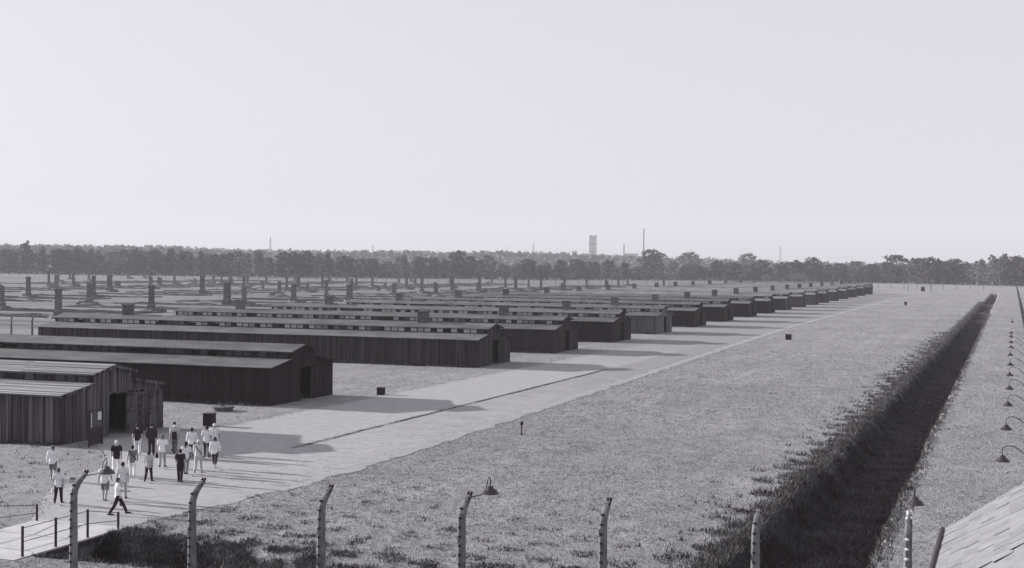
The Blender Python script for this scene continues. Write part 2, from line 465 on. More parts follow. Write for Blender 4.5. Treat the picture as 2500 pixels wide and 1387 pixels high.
PX = pl[:, None] * (1 - tt) + pr_[:, None] * tt
PY = np.repeat(py_[:, None], 9, 1)
pidx = np.arange(PX.size).reshape(PX.shape)
pf = np.stack([pidx[:-1, :-1], pidx[:-1, 1:], pidx[1:, 1:], pidx[1:, :-1]], -1).reshape(-1, 4)
tag(put('gravel_path', np_mesh('gravel_path', np.stack([PX, PY, np.full(PX.shape, 0.012)], -1).reshape(-1, 3), pf, MAT['path'])), kind='structure')
ty = axis([(62, 140, 0.5), (140, 470, 2.0)])
tl_, tr_ = path_edges(np.minimum(ty, 330))
tw = np.interp(ty, [62, 75, 200, 470], [.1, .9, 1.1, 1.6]) * (1 + .25 * vnoise(ty, ty * 0, 2.1, 3))
tq = np.linspace(0, 1, 4)
TX = (tr_ - tw)[:, None] * (1 - tq) + (tr_ + .05)[:, None] * tq
TY = np.repeat(ty[:, None], 4, 1)
tix = np.arange(TX.size).reshape(TX.shape)
tf = np.stack([tix[:-1, :-1], tix[:-1, 1:], tix[1:, 1:], tix[1:, :-1]], -1).reshape(-1, 4)
tag(put('worn_track', np_mesh('worn_track', np.stack([TX, TY, np.full(TX.shape, 0.02)], -1).reshape(-1, 3), tf, MAT['track'])), kind='structure')
kb = MB()
ky = 70.5
kp = []
while ky < 134:
    kp.append((-39.6 + 0.05 * math.sin(ky * .7), ky)); ky += 2.4
for (xa, ya), (xb, yb) in zip(kp[:-1], kp[1:]):
    if random.random() < .12: continue
    hh = random.uniform(0.015, 0.06); xa += random.uniform(-.04, .04)
    kb.hexa([(xa, ya, -.05), (xa + .13, ya, -.05), (xb + .13, yb - .04, -.05), (xb, yb - .04, -.05),
             (xa, ya, hh), (xa + .13, ya, hh), (xb + .13, yb - .04, hh), (xb, yb - .04, hh)])
tag(kb.build('path_kerb', MAT['wood_grey']), kind='structure')

# ------------------------------------------------------------------ barracks
BX, BL, BW = -52.66, 56.58, 9.94                  # gable plane, length, width
ZE, ZLB, ZLE, ZR = 2.98, 3.45, 4.02, 4.45         # eave, lantern foot, lantern eave, ridge
DL0, DL1 = 3.0, BW - 3.0                          # lantern walls
DOOR0, DOORM, DOOR1, DOORH = 4.6, 6.25, 8.3, 2.62
BAY = BL / 18.0

def zroof(dy):
    d = dy if dy < BW / 2 else BW - dy
    if d < DL0: return ZE + (ZLB - ZE) * d / DL0
    return ZLE + (ZR - ZLE) * (d - DL0) / (BW / 2 - DL0)

win = MB()
ww, wh = 0.72, 0.40
win.box(-ww / 2, ww / 2, -.03, .03, -wh / 2 - .04, -wh / 2, 0)
win.box(-ww / 2, ww / 2, -.03, .03, wh / 2, wh / 2 + .04, 0)
win.box(-ww / 2 - .04, -ww / 2, -.03, .03, -wh / 2 - .04, wh / 2 + .04, 0)
win.box(ww / 2, ww / 2 + .04, -.03, .03, -wh / 2 - .04, wh / 2 + .04, 0)
win.add([(-ww / 2, 0, -wh / 2), (ww / 2, 0, -wh / 2), (ww / 2, 0, wh / 2), (-ww / 2, 0, wh / 2)], [(0, 1, 2, 3)], 1)
WIN = win.mesh('window', [MAT['wood_dark'], MAT['glass']])
WIN_D = win.mesh('window_grimy', [MAT['wood_dark'], MAT['glass_dark']])
plank = MB().box(-.118, .118, -.012, .012, 0, 1)
PLANKS = {k: plank.mesh('plank_' + k, MAT['wood_' + k]) for k in ('weathered', 'tar', 'brown')}
stub = MB()
stub.box(-.5, .5, -.5, .5, 0, 1.2).box(-.57, .57, -.57, .57, 1.2, 1.34)
STUB = stub.mesh('roof_chimney', MAT['brick'])
rboard = MB().box(-.5, .5, -.118, .118, 0, .022)
RBOARD = rboard.mesh('roof_board', MAT['roof_board'])

def gable(root, x, wood, door, front, single):
    """vertical plank gable at local x"""
    mbj = MB()
    n = int(BW / 0.25)
    for i in range(n):
        y0 = i * BW / n + .006; y1 = (i + 1) * BW / n - .006
        z0 = -0.05 + random.uniform(0, .04)
        ym = (y0 + y1) / 2
        if door and DOOR0 < ym < DOOR1: z0 = DOORH
        zt = min(zroof(y0), zroof(y1)) - 0.03
        dx = random.uniform(-.008, .008)
        if single:
            o = put('plank', PLANKS[single], root, (x + dx, ym, z0), R(90))
            o.scale = ((y1 - y0) / .236, 1, zt - z0)
        else:
            mbj.box(x - .015 + dx, x + .015 + dx, y0, y1, z0, zt)
    if not single: mbj.build('gable_cladding', MAT['wood_' + wood], root)
    bm = MB()                                   # framing and backing behind the boards
    for i in range(n):
        y0 = i * BW / n; y1 = (i + 1) * BW / n; ym = (y0 + y1) / 2
        z0 = DOORH + .05 if door and DOOR0 - .1 < ym < DOOR1 + .1 else 0
        s = -1 if front else 1
        xa, xb = sorted((x + s * .03, x + s * .08))
        bm.box(xa, xb, y0, y1, z0, min(zroof(y0), zroof(y1)) - .05)
    bm.build('gable_backing', MAT['wood_tar'], root)

def barrack(i, Y0, wood, roof, label, group=None, single=None, boards=False, open_leaf=False, planks=True, windows=True, gwood=None):
    """origin at the near front corner of the hut on the ground, length runs to -X"""
    root = thing('barrack', label, 'barrack', (BX, Y0, 0), 0, group)
    st = random.getstate(); random.seed(100 + i)
    gw = gwood or wood
    # plinth
    MB().box(-BL + .05, -.05, .04, .12, -.1, .16).build('plinth', MAT['concrete'], root)
    # near long wall
    n = int(BL / 0.25); j = MB()
    for k in range(n):
        x1 = -k * BL / n - .006; x0 = -(k + 1) * BL / n + .006
        z0 = 0.06 + random.uniform(0, .06); dy = random.uniform(-.008, .008)
        if single and k < 250:
            o = put('plank', PLANKS[single], root, ((x0 + x1) / 2, dy, z0)); o.scale = ((x1 - x0) / .236, 1, ZE - .05 - z0)
        elif planks:
            j.box(x0, x1, -.012 + dy, .012 + dy, z0, ZE - .05)
    if not single:
        if not planks: j.box(-BL, 0, -.012, .012, .05, ZE - .05)
        j.build('wall_cladding', MAT['wood_' + wood], root)
    MB().box(-BL + .01, -.09, .03, .08, 0, ZE - .06).build('wall_backing', MAT['wood_tar'], root)
    MB().box(-BL, 0, BW - .04, BW, 0, ZE - .05).build('wall', MAT['wood_' + wood], root)
    gable(root, -.0, gw, True, True, single)
    gable(root, -BL, wood, False, False, None)
    for yy in (0.0, BW):                        # corner boards
        MB().box(-.10, .045, yy - .03, yy + .03, 0, ZE - .06).build('corner_board', MAT['wood_' + gw], root)
    # roofs
    ov, oe, th = 0.28, 0.30, 0.06
    def slab(name, ya, za, yb, zb, mat):
        m_ = MB()
        nseg = 14
        sag = [random.uniform(-.012, .012) for _ in range(nseg + 1)]
        for k in range(nseg):
            xa = -BL - ov + (BL + 2 * ov) * k / nseg; xb = -BL - ov + (BL + 2 * ov) * (k + 1) / nseg
            sa, sb = sag[k], sag[k + 1]
            m_.hexa([(xa, ya, za - th + sa), (xb, ya, za - th + sb), (xb, yb, zb - th + sa * .5), (xa, yb, zb - th + sa * .5),
                     (xa, ya, za + sa), (xb, ya, za + sb), (xb, yb, zb + sa * .5), (xa, yb, zb + sa * .5)])
        return m_.build(name, MAT[roof] if mat is None else mat, root)
    slope = (ZLB - ZE) / DL0
    lsl = (ZR - ZLE) / (BW / 2 - DL0)
    slab('roof', -oe, ZE - oe * slope, DL0 + .02, ZLB, None)
    slab('roof', BW + oe, ZE - oe * slope, BW - DL0 - .02, ZLB, None)
    slab('lantern_roof', DL0 - .25, ZLE - .25 * lsl, BW / 2, ZR, None)
    slab('lantern_roof', BW - DL0 + .25, ZLE - .25 * lsl, BW / 2, ZR, None)
    # barge boards on the front gable
    bb = MB()
    for (ya, za, yb, zb) in ((-oe, ZE - oe * slope, DL0, ZLB), (DL0 - .25, ZLE - .25 * lsl, BW / 2, ZR),
                             (BW / 2, ZR, BW - DL0 + .25, ZLE - .25 * lsl), (BW - DL0, ZLB, BW + oe, ZE - oe * slope)):
        bb.hexa([(.285, ya, za - .17), (.31, ya, za - .17), (.31, yb, zb - .17), (.285, yb, zb - .17),
                 (.285, ya, za + .02), (.31, ya, za + .02), (.31, yb, zb + .02), (.285, yb, zb + .02)])
    bb.build('barge_board', MAT['wood_' + wood], root)
    # lantern: an open frame on both sides so that one sees through the two rows of panes
    zl = (ZLB + ZLE - .06) / 2
    for yl in (DL0, DL1):
        fr = MB()
        fr.box(-BL + .1, -.1, yl - .045, yl + .045, ZLB - .1, zl - wh / 2 - .04)
        fr.box(-BL + .1, -.1, yl - .045, yl + .045, zl + wh / 2 + .04, ZLE - .04)
        gaps = []
        for b in range(18):
            x0 = -BL + b * BAY
            cs = [x0 + BAY * .5 + (q - 1) * (ww + .11) for q in range(3)]
            gaps += cs
        edge = -BL + .1
        for c in gaps:
            fr.box(edge, c - ww / 2 - .04, yl - .045, yl + .045, zl - wh / 2 - .04, zl + wh / 2 + .04)
            edge = c + ww / 2 + .04
        fr.box(edge, -.1, yl - .045, yl + .045, zl - wh / 2 - .04, zl + wh / 2 + .04)
        fr.build('lantern_frame', MAT['wood_dark'], root)
        if windows and yl == DL0:
            for c in gaps:
                if random.random() < .05: continue
                put('window', WIN if i > 1 else WIN_D, root, (c, yl, zl))
        else:
            jm = MB()
            for c in gaps:
                jm.v.extend([]); jm.add([(c + a, yl + b_, zl + d) for a, b_, d in win.v], win.f)
            jm.m = win.m * len(gaps)
            tag(jm.build('window_row', [MAT['wood_dark'], MAT['glass']], root), kind='stuff')
    # chimneys
    for cx in (-8.4, -47.4) if i > 1 else ():
        put('roof_chimney', STUB, root, (cx, BW / 2, ZR - .12))
    # door: left half open into the dark, right leaf boarded with a brace
    dmat = MAT['wood_' + gw]
    lw = DOOR1 - DOORM
    leaf = MB()
    if open_leaf:
        dw = 3.3
        for k in range(12):
            leaf.box(-.03, .0, k * dw / 12 + .006, (k + 1) * dw / 12 - .006, .06, DOORH - .04)
        for zz in (.35, 1.4, 2.45): leaf.box(.0, .05, .03, dw - .03, zz - .07, zz + .07)
        leaf.hexa([(.001, .1, .45), (.04, .1, .45), (.04, dw - .3, 1.30), (.001, dw - .3, 1.30), (.001, .1, .62), (.04, .1, .62), (.04, dw - .3, 1.45), (.001, dw - .3, 1.45)])
        leaf.hexa([(.001, .1, 1.5), (.04, .1, 1.5), (.04, dw - .3, 2.30), (.001, dw - .3, 2.30), (.001, .1, 1.66), (.04, .1, 1.66), (.04, dw - .3, 2.45), (.001, dw - .3, 2.45)])
        leaf.build('door', dmat, root, (.10, DOORM + .02, 0), rz=R(-9))
    else:
        for k in range(8):
            leaf.box(-.03, .0, k * lw / 8 + .005, (k + 1) * lw / 8 - .005, .06, DOORH - .03)
        for zz in (.4, 2.2): leaf.box(.0, .04, .03, lw - .03, zz - .07, zz + .07)
        leaf.hexa([(.001, .1, .5), (.035, .1, .5), (.035, lw - .1, 2.05), (.001, lw - .1, 2.05), (.001, .1, .66), (.035, .1, .66), (.035, lw - .1, 2.2), (.001, lw - .1, 2.2)])
        leaf.build('door', dmat, root, (.01, DOORM, 0))
    jm = MB()
    jm.box(-.03, .04, DOOR0 - .1, DOOR0, 0, DOORH + .1).box(-.03, .04, DOOR1, DOOR1 + .1, 0, DOORH + .1).box(-.03, .04, DOOR0, DOOR1, DOORH, DOORH + .1)
    jm.build('door_frame', dmat, root)
    if boards:                                  # bare board roof, each board a piece
        def rows(ya, za, yb, zb):
            ln = math.hypot(yb - ya, zb - za); nr = int(ln / .245)
            ang = math.atan2(zb - za, yb - ya)
            for r_ in range(nr):
                f = (r_ + .5) / nr
                x = .30 + random.uniform(-.02, .05)
                while x > -BL - .2:
                    lnb = random.uniform(5.2, 6.8)
                    if x - lnb < -BL - .3: lnb = x + BL + .3
                    if lnb < .5: break
                    o = put('roof_board', RBOARD, root, (x - lnb / 2, ya + (yb - ya) * f, za + (zb - za) * f + .014 + (r_ % 2) * .02 + random.uniform(0, .008)))
                    o.rotation_euler = (ang + random.uniform(-.03, .03), 0, random.uniform(-.003, .003)); o.scale = (lnb - .02, ln / nr / .245, 1)
                    x -= lnb
        rows(-oe, ZE - oe * slope, DL0 - .05, ZLB - .01)
        rows(DL0 - .27, ZLE - .25 * lsl, BW / 2, ZR)
    random.setstate(st)
    return root

BY = [65.64, 89.90, 132.23, 157.63, 183.63, 209.39, 236.33, 262.49, 289.3, 314.0, 339.9, 366.3, 392.0, 416.3, 441.5, 469.0, 497.4, 526.8, 556.7]
spec = [
    dict(wood='weathered', roof='felt', single='weathered', boards=True, open_leaf=True, label='weathered timber barrack with bare board roof and open plank door beside the notice board'),
    dict(wood='tar', roof='felt', single='tar', label='tar-black barrack directly behind the board-roofed one, beside the round well cover'),
    dict(wood='brown', roof='felt', single='brown', label='dark brown plank barrack facing the empty grass plot'),
    dict(wood='dark', roof='felt', label='dark grey barrack right behind the brown plank one'),
    dict(wood='tar', roof='felt', label='black barrack directly in front of the pale grey weathered one'),
    dict(wood='pale', roof='felt', label='pale grey weathered barrack with light plank gable, standing among black ones'),
]
ORD = ['first', 'second', 'third', 'fourth', 'fifth', 'sixth', 'seventh', 'eighth']
for k in range(4):
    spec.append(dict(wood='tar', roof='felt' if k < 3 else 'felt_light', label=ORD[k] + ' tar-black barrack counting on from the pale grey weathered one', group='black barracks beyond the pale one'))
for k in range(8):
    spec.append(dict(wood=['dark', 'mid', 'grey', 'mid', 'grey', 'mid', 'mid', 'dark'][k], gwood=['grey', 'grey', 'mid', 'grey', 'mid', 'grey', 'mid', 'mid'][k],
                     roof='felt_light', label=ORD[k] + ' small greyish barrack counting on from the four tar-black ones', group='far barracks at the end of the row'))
spec.append(dict(wood='tar', roof='felt', label='last barrack of the row, dark, with a bush behind its gable'))
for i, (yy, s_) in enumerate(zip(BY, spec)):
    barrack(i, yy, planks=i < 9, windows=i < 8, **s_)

# ------------------------------------------------------------------ brick chimneys and foundations on the plots
CHIM = [(-207.0, 238.4, 5.6, 1.34), (-257.1, 307.0, 6.1, 1.09), (-362.9, 445.4, 5.8, 0.87), (-331.1, 410.6, 5.5, 1.28), (-165.9, 206.3, 5.6, 1.12), (-356.6, 452.6, 5.1, 0.87), (-209.3, 271.7, 5.7, 1.14), (-246.4, 321.7, 6.4, 0.98), (-289.6, 386.6, 5.8, 1.46), (-334.7, 452.2, 2.8, 1.7), (-171.2, 242.8, 5.6, 1.08), (-307.5, 435.6, 4.7, 1.29), (-333.7, 479.0, 4.1, 1.6), (-351.7, 516.0, 5.7, 0.95), (-244.5, 374.3, 6.4, 1.35), (-345.6, 523.4, 3.0, 0.95), (-362.6, 571.8, 4.0, 0.82), (-179.9, 286.2, 5.7, 1.55), (-347.1, 555.2, 3.5, 1.8), (-175.0, 286.1, 4.8, 1.02), (-291.3, 475.8, 4.6, 1.01), (-220.6, 381.8, 5.0, 1.07), (-248.7, 435.7, 6.0, 0.91), (-178.5, 316.5, 5.1, 1.21), (-314.3, 562.1, 4.6, 0.98), (-253.1, 471.2, 5.3, 0.81), (-190.6, 357.4, 5.7, 0.98), (-315.9, 594.9, 4.9, 0.82), (-170.1, 332.3, 4.9, 1.5), (-252.2, 494.4, 4.2, 1.35), (-275.9, 545.7, 5.9, 0.93), (-262.0, 533.6, 5.7, 0.9), (-187.4, 397.6, 4.2, 1.33), (-281.4, 602.5, 5.2, 1.01), (-270.9, 598.3, 5.0, 1.19), (-197.1, 441.4, 6.0, 1.03), (-174.6, 402.1, 4.9, 1.2), (-202.2, 481.7, 5.5, 1.11), (-199.9, 504.3, 5.8, 0.99), (-204.2, 545.3, 5.5, 0.88), (-183.1, 500.5, 5.0, 1.13), (-196.5, 553.5, 4.1, 0.89), (-175.2, 508.3, 5.1, 0.98), (-163.0, 500.7, 5.3, 0.96), (-176.7, 574.5, 4.7, 0.91), (-145.4, 498.9, 5.2, 1.42)]
crg = random.Random(44)
for yy in range(430, 720, 24):                   # the plots go on, row behind row, to the far fence
    for xx in (-150, -186, -232, -268, -318, -352, -402, -436, -490):
        if xx < -yy * .82 or crg.random() < .66: continue
        px_, py__ = xx + crg.uniform(-5, 5), yy + crg.uniform(-6, 6)
        if min(math.hypot(px_ - c[0], py__ - c[1]) for c in CHIM) < 9: continue
        CHIM.append((px_, py__, crg.uniform(3.2, 6.0), crg.uniform(.85, 1.15)))
def rubble_mesh(seed):
    rg = random.Random(seed); m_ = MB()
    n = 14; a0 = 2.6
    vs = [(0, 0, .75)]
    for ring, (rr, zz) in enumerate(((.55, .62), (.85, .3), (1.0, -.03))):
        for k in range(n):
            a = 2 * math.pi * k / n; q = rr * rg.uniform(.8, 1.15)
            vs.append((q * a0 * math.cos(a), q * 1.5 * math.sin(a), zz * rg.uniform(.7, 1.2) if zz > 0 else zz))
    fs = [(0, 1 + k, 1 + (k + 1) % n) for k in range(n)]
    for ring in range(2):
        for k in range(n):
            k2 = (k + 1) % n; fs.append((1 + ring * n + k, 1 + (ring + 1) * n + k, 1 + (ring + 1) * n + k2, 1 + ring * n + k2))
    m_.add(vs, fs)
    for _ in range(16):
        a = rg.uniform(0, 6.28); q = rg.uniform(.3, 1.1); x, y = q * a0 * math.cos(a), q * 1.5 * math.sin(a); s = rg.uniform(.12, .3)
        z = max(0, .75 * (1 - q))
        m_.taper(x, y, z - .1, z + s * .8, s, s * .8, s * .8, s * .6)
    return m_.mesh('rubble', MAT['rubble'])
RUB = [rubble_mesh(k) for k in range(4)]
stk = MB()
stk.taper(0, 0, 0, 1.3, .72, .62, .70, .60)
stk.taper(0, 0, 1.3, 1.5, .70, .60, .5, .5)
stk.taper(0, 0, 1.5, 4.6, .5, .5, .47, .47)
stk.box(-.53, .53, -.53, .53, 4.6, 4.78).box(-.56, .56, -.56, .56, 4.78, 4.95).taper(0, 0, 4.95, 5.0, .48, .48, .46, .46)
STACK = stk.mesh('chimney_stack', MAT['brick'])
stb = MB()
stb.taper(0, 0, 0, 1.3, .72, .62, .70, .60).taper(0, 0, 1.3, 1.5, .70, .60, .5, .5).taper(0, 0, 1.5, 4.3, .5, .5, .47, .47)
stb.hexa([(-.47, -.47, 4.3), (.47, -.47, 4.3), (.47, .47, 4.3), (-.47, .47, 4.3), (-.46, -.46, 5.0), (.2, -.46, 4.75), (.46, .46, 4.45), (-.46, .46, 4.9)])
STACK_B = stb.mesh('chimney_stack_broken', MAT['brick'])
fbx = MB().box(.7, 2.9, -.45, .45, 0, .95).box(.8, 1.5, -.5, .5, .95, 1.05).box(2.2, 3.6, -.4, .4, 0, .6)
FIRE = fbx.mesh('fire_box', MAT['brick'])
for i, (x, y, hh, w) in enumerate(CHIM):
    lab = 'tall lone brick chimney with rubble at its foot on the open plots'
    if hh < 4.4: lab = 'short broken brick chimney stump on the open plots'
    if w > 1.45: lab = 'stout wide brick chimney rising from the open plots'
    t = thing('brick_chimney', lab, 'chimney', (x, y, 0), 0, {0: 'tall chimneys on the plots', 1: 'chimney stumps on the plots', 2: 'stout chimneys on the plots'}[0 if 'tall' in lab else 1 if 'short' in lab else 2])
    o = put('chimney_stack', STACK if i % 3 else STACK_B, t); o.scale = (w * .86, w * .86, hh / 5.0)
    o = put('fire_box', FIRE, t); o.scale = (1 if i % 3 else -1, 1, 1)
    o = put('rubble', RUB[i % 4], t, (random.uniform(-.4, .8), random.uniform(-.2, .2), 0)); o.scale = (random.uniform(.8, 1.35), 1, random.uniform(.7, 1.3))

rg = random.Random(5)
def lowwall(x0, x1, y0, y1):
    m_ = MB(); n = max(3, int(max(x1 - x0, y1 - y0) / 2.2)); hs = [rg.uniform(.10, .42) for _ in range(n + 1)]
    for k in range(n):
        a, b = k / n, (k + 1) / n
        if x1 - x0 > y1 - y0: q = [(x0 + (x1 - x0) * a, y0), (x0 + (x1 - x0) * b, y0), (x0 + (x1 - x0) * b, y1), (x0 + (x1 - x0) * a, y1)]; hh = (hs[k], hs[k + 1], hs[k + 1], hs[k])
        else: q = [(x0, y0 + (y1 - y0) * a), (x1, y0 + (y1 - y0) * a), (x1, y0 + (y1 - y0) * b), (x0, y0 + (y1 - y0) * b)]; hh = (hs[k], hs[k], hs[k + 1], hs[k + 1])
        m_.hexa([(p[0], p[1], -.08) for p in q] + [(p[0], p[1], h_) for p, h_ in zip(q, hh)])
    return m_.mesh('low_wall', MAT['rubble'])
FOUND = [[lowwall(-22, 22, -4.8, -4.4), lowwall(-22, 22, 4.4, 4.8), lowwall(-22, -21.6, -4.38, 4.38), lowwall(21.6, 22, -4.38, 4.38), lowwall(-13, 13, -.4, .4)] for v in range(4)]
k = 0
for xc in (-188, -262, -335, -410):
    for r_ in range(20):
        y = 186 + r_ * 25.6 + rg.uniform(-2, 2)
        if xc == -262 and y < 250 or xc == -335 and y < 330 or xc == -410 and y < 470: continue
        t = thing('foundation', 'low brick foundation outline of a vanished barrack on the open plots', 'foundation', (xc + rg.uniform(-3, 3), y, 0), rg.uniform(-.01, .01), 'foundations on the plots')
        for me in FOUND[k % 4]: put('low_wall', me, t)
        k += 1

# ------------------------------------------------------------------ concrete fence posts and lamps
def post_parts(bend=0.62, h=3.55):
    pts = [(0, 0, -1.3), (0, 0, 1.2), (0, 0, 2.85), (0, bend * .08, 3.06), (0, bend * .32, 3.27), (0, bend * .66, 3.43), (0, bend, h)]
    rads = [(.17, .15), (.15, .135), (.13, .12), (.122, .115), (.115, .105), (.105, .095), (.085, .075)]
    m_ = MB(); m_.tube(pts, rads, n=8)
    return m_.mesh('shaft', MAT['concrete'])
SHAFT = post_parts()
ins = MB().lathe([(0.0, .07), (.035, .065), (.045, .03), (.03, .015), (.045, 0), (.02, -.03), (0, -.035)], 8)
INS = {'d': ins.mesh('insulator', MAT['insulator']), 'w': ins.mesh('insulator_white', MAT['insulator_white'])}
def make_post(label, group, loc, rz=0, ins_mat='d', n=10, h=1.0):
    t = thing('fence_post', label, 'fence post', loc, rz, group)
    o = put('shaft', SHAFT, t); o.scale = (1, 1, h)
    for k in range(n):
        z = .35 + k * .29
        bx = .155 - .012 * z
        yb = 0 if z < 2.9 else .62 * .5 * (z - 2.9)
        o = put('insulator', INS[ins_mat], t, (-.015, -bx + .035 + yb, z * h)); o.rotation_euler = (R(90), 0, R(-8)); o.scale = (1.5, 1.0, 0.9)
    if n > 9:
        for q, (xx, yy, zz) in enumerate(((-.05, .40, 3.42), (.06, .40, 3.42), (-.04, .60, 3.57), (.05, .62, 3.57))):
            o = put('insulator', INS[ins_mat], t, (xx, yy, zz * h)); o.rotation_euler = (R(-30), R(60 * xx), 0); o.scale = (1.1, 1.1, 2.0)
    return t
POSTS = [(-30.09, 38.26), (-25.43, 38.40), (-20.86, 38.88), (-16.16, 39.41), (-11.73, 40.13), (-7.10, 40.61), (-2.75, 41.5)]
PLAB = ['curved concrete fence post beside the footbridge, a lamp on its top', 'curved concrete fence post, the first past the footbridge lamp post',
        'curved concrete fence post between the plain meadow posts and the footbridge side', 'curved concrete fence post with a hooded lamp over the meadow',
        'curved concrete fence post standing in plain meadow between lamp post and ditch', 'slim concrete fence post at the weedy mouth of the ditch',
        'dark concrete fence post with white insulators beside the tiled roof']
for (x, y), lb, k in zip(POSTS, PLAB, range(7)):
    make_post(lb, None, (x, y, 0), 0, 'w' if k == 6 else 'd', 11 if k < 6 else 10)

def lamp_mesh():
    shade = MB()
    shade.lathe([(.03, .19), (.075, .185), (.09, .13), (.17, .085), (.225, .0), (.24, -.005)], 20)
    inner = MB()
    inner.lathe([(.236, -.006), (.21, .0), (.155, .07), (.08, .11), (.0, .115)], 20)
    bulb = MB().ell((0, 0, .03), (.045, .045, .065), 10, 6)
    return shade.mesh('lamp_shade', MAT['enamel'], True), inner.mesh('reflector', MAT['enamel_in'], True), bulb.mesh('bulb', MAT['insulator_white'], True)
SHADE, INNER, BULB = lamp_mesh()
def lamp(label, group, loc, base, style, s=1.25):
    """loc: middle of the shade's rim; base: where the arm leaves the post"""
    t = thing('fence_lamp', label, 'lamp', loc, 0, group)
    for nm, me in (('lamp_shade', SHADE), ('reflector', INNER), ('bulb', BULB)):
        o = put(nm, me, t); o.scale = (s, s, s)
    b = Vector(base) - Vector(loc)
    top = Vector((0, 0, .19 * s))
    m_ = MB()
    if style == 'hoop':
        pts = [b, b.lerp(top, .5) + Vector((0, 0, -.10)), Vector((b.x * .25, b.y * .25, .10)), Vector((b.x * .16, b.y * .16, .36)), Vector((b.x * .09, b.y * .09, .50)), Vector((0.02 * b.x, 0, .50)), Vector((0, 0, .40)), top]
    else:
        pts = [b, b + Vector((-.35, 0, .02)), b.lerp(top, .45) + Vector((0, 0, .10)), b.lerp(top, .62) + Vector((0, 0, .32)), Vector((b.x * .22, b.y * .22, .56)), Vector((b.x * .08, b.y * .08, .58)), Vector((0, 0, .46)), top]
    cr = []
    P = [pts[0]] + pts + [pts[-1]]
    for k in range(1, len(P) - 2):
        for f in (0, .25, .5, .75):
            a_, b_, c_, d_ = P[k - 1], P[k], P[k + 1], P[k + 2]
            cr.append(.5 * ((2 * b_) + (c_ - a_) * f + (2 * a_ - 5 * b_ + 4 * c_ - d_) * f * f + (3 * b_ - a_ - 3 * c_ + d_) * f ** 3))
    cr.append(pts[-1])
    m_.tube(cr, .016, 6)
    m_.build('arm', MAT['iron'], t, smooth=True)
    return t
lamp('hooded lamp on a bent pipe beside the footbridge, over the visitors', None, (-29.25, 38.95, 3.62), (-30.05, 38.85, 3.50), 'hoop')
lamp('hooded lamp with hooked pipe over the open meadow', None, (-15.45, 40.05, 3.68), (-16.1, 40.0, 3.52), 'hoop')
lamp('hooded lamp close to the tiled roof above the dark fence post', None, (-2.62, 42.35, 3.86), (-2.72, 42.1, 3.52), 'hoop')
for (x, y) in [(-0.2, 53.7), (-0.1, 64.3), (-0.05, 75.5), (0, 85.8), (0, 96.7), (0.05, 106.9), (0.05, 119.0), (0.1, 130.7), (0.1, 139.3), (0.1, 150.9), (0.1, 159.5), (0.25, 192.3)]:
    lamp('hooded lamp on an S-curved arm along the boundary fence', 'lamps along the boundary fence', (x, y, 3.78), (x + 1.95, y, 3.46), 's', 1.2)
# boundary fence beyond the ditch, curved towards the huts
y = 53.7
n = 0
while y < 640:
    make_post('grey concrete post of the boundary fence beyond the ditch', 'boundary fence posts', (2.0 + .0012 * y, y, 0), R(90), 'd', 10 if y < 120 else 0)
    y += 5.3 if y < 300 else 7.5
    n += 1
# fence at the far edge of the plots
x = -640
while x < -8:
    yy = 700 + 0.03 * (x + 640) - (0.00022 * (x + 300) ** 2 if x < -300 else 0) * 0
    make_post('thin far concrete post in the fence before the trees', 'far fence posts', (x, yy, 0), 0, 'd', 0)
    x += 6.4
for x, y in [(-137.2, 156.0), (-132.7, 154.95), (-128.2, 153.9)]:
    make_post('concrete post of the short fence by the rear end of the brown barrack', 'posts behind the brown barrack', (x, y, 0), 0, 'd', 0, .86)
for x, y in [(-44.0, 640.0), (-33.5, 636.0)]:
    make_post('tall dark post flanking the gap at the end of the track', 'posts at the end of the track', (x, y, 0), 0, 'd', 0, 1.9)

# ------------------------------------------------------------------ footbridge, railings
t = thing('footbridge', 'pale concrete footbridge crossing the small ditch', 'footbridge', (-36.15, 43.1, 0))
MB().box(-2.2, 2.2, -3.3, 3.35, -.25, .03).build('deck', MAT['deck'], t)
MB().box(-2.15, 2.15, -2.2, -1.7, -1.5, -.25).build('abutment', MAT['concrete'], t)
MB().box(-2.15, 2.15, 1.55, 2.05, -1.5, -.25).build('abutment', MAT['concrete'], t)
MB().box(2.02, 2.17, -1.7, 1.55, -1.5, -.25).build('head_wall', MAT['concrete'], t)
MB().box(2.203, 2.26, -3.3, 3.3, -.22, -.03).build('edge_board', MAT['wood_dark'], t)
def railing(label, x, ys, hs):
    t = thing('railing', label, 'railing', (x, ys[0], 0))
    for yy, h_ in zip(ys, hs):
        MB().box(-.035, .035, yy - ys[0] - .035, yy - ys[0] + .035, -.02, h_).build('post', MAT['iron'], t)
    for f in (.94, .5):
        m_ = MB()
        m_.tube([(0, yy - ys[0], h_ * f) for yy, h_ in zip(ys, hs)], .014, 6)
        m_.build('rail', MAT['iron'], t)
railing('dark iron railing on the ditch-shadow side of the footbridge', -34.05, [40.4, 42.25, 44.15, 46.1], [1.15, 1.15, 1.15, .72])
railing('short dark iron railing on the barrack side of the footbridge', -38.2, [41.4, 43.8, 46.2], [1.1, 1.1, .72])

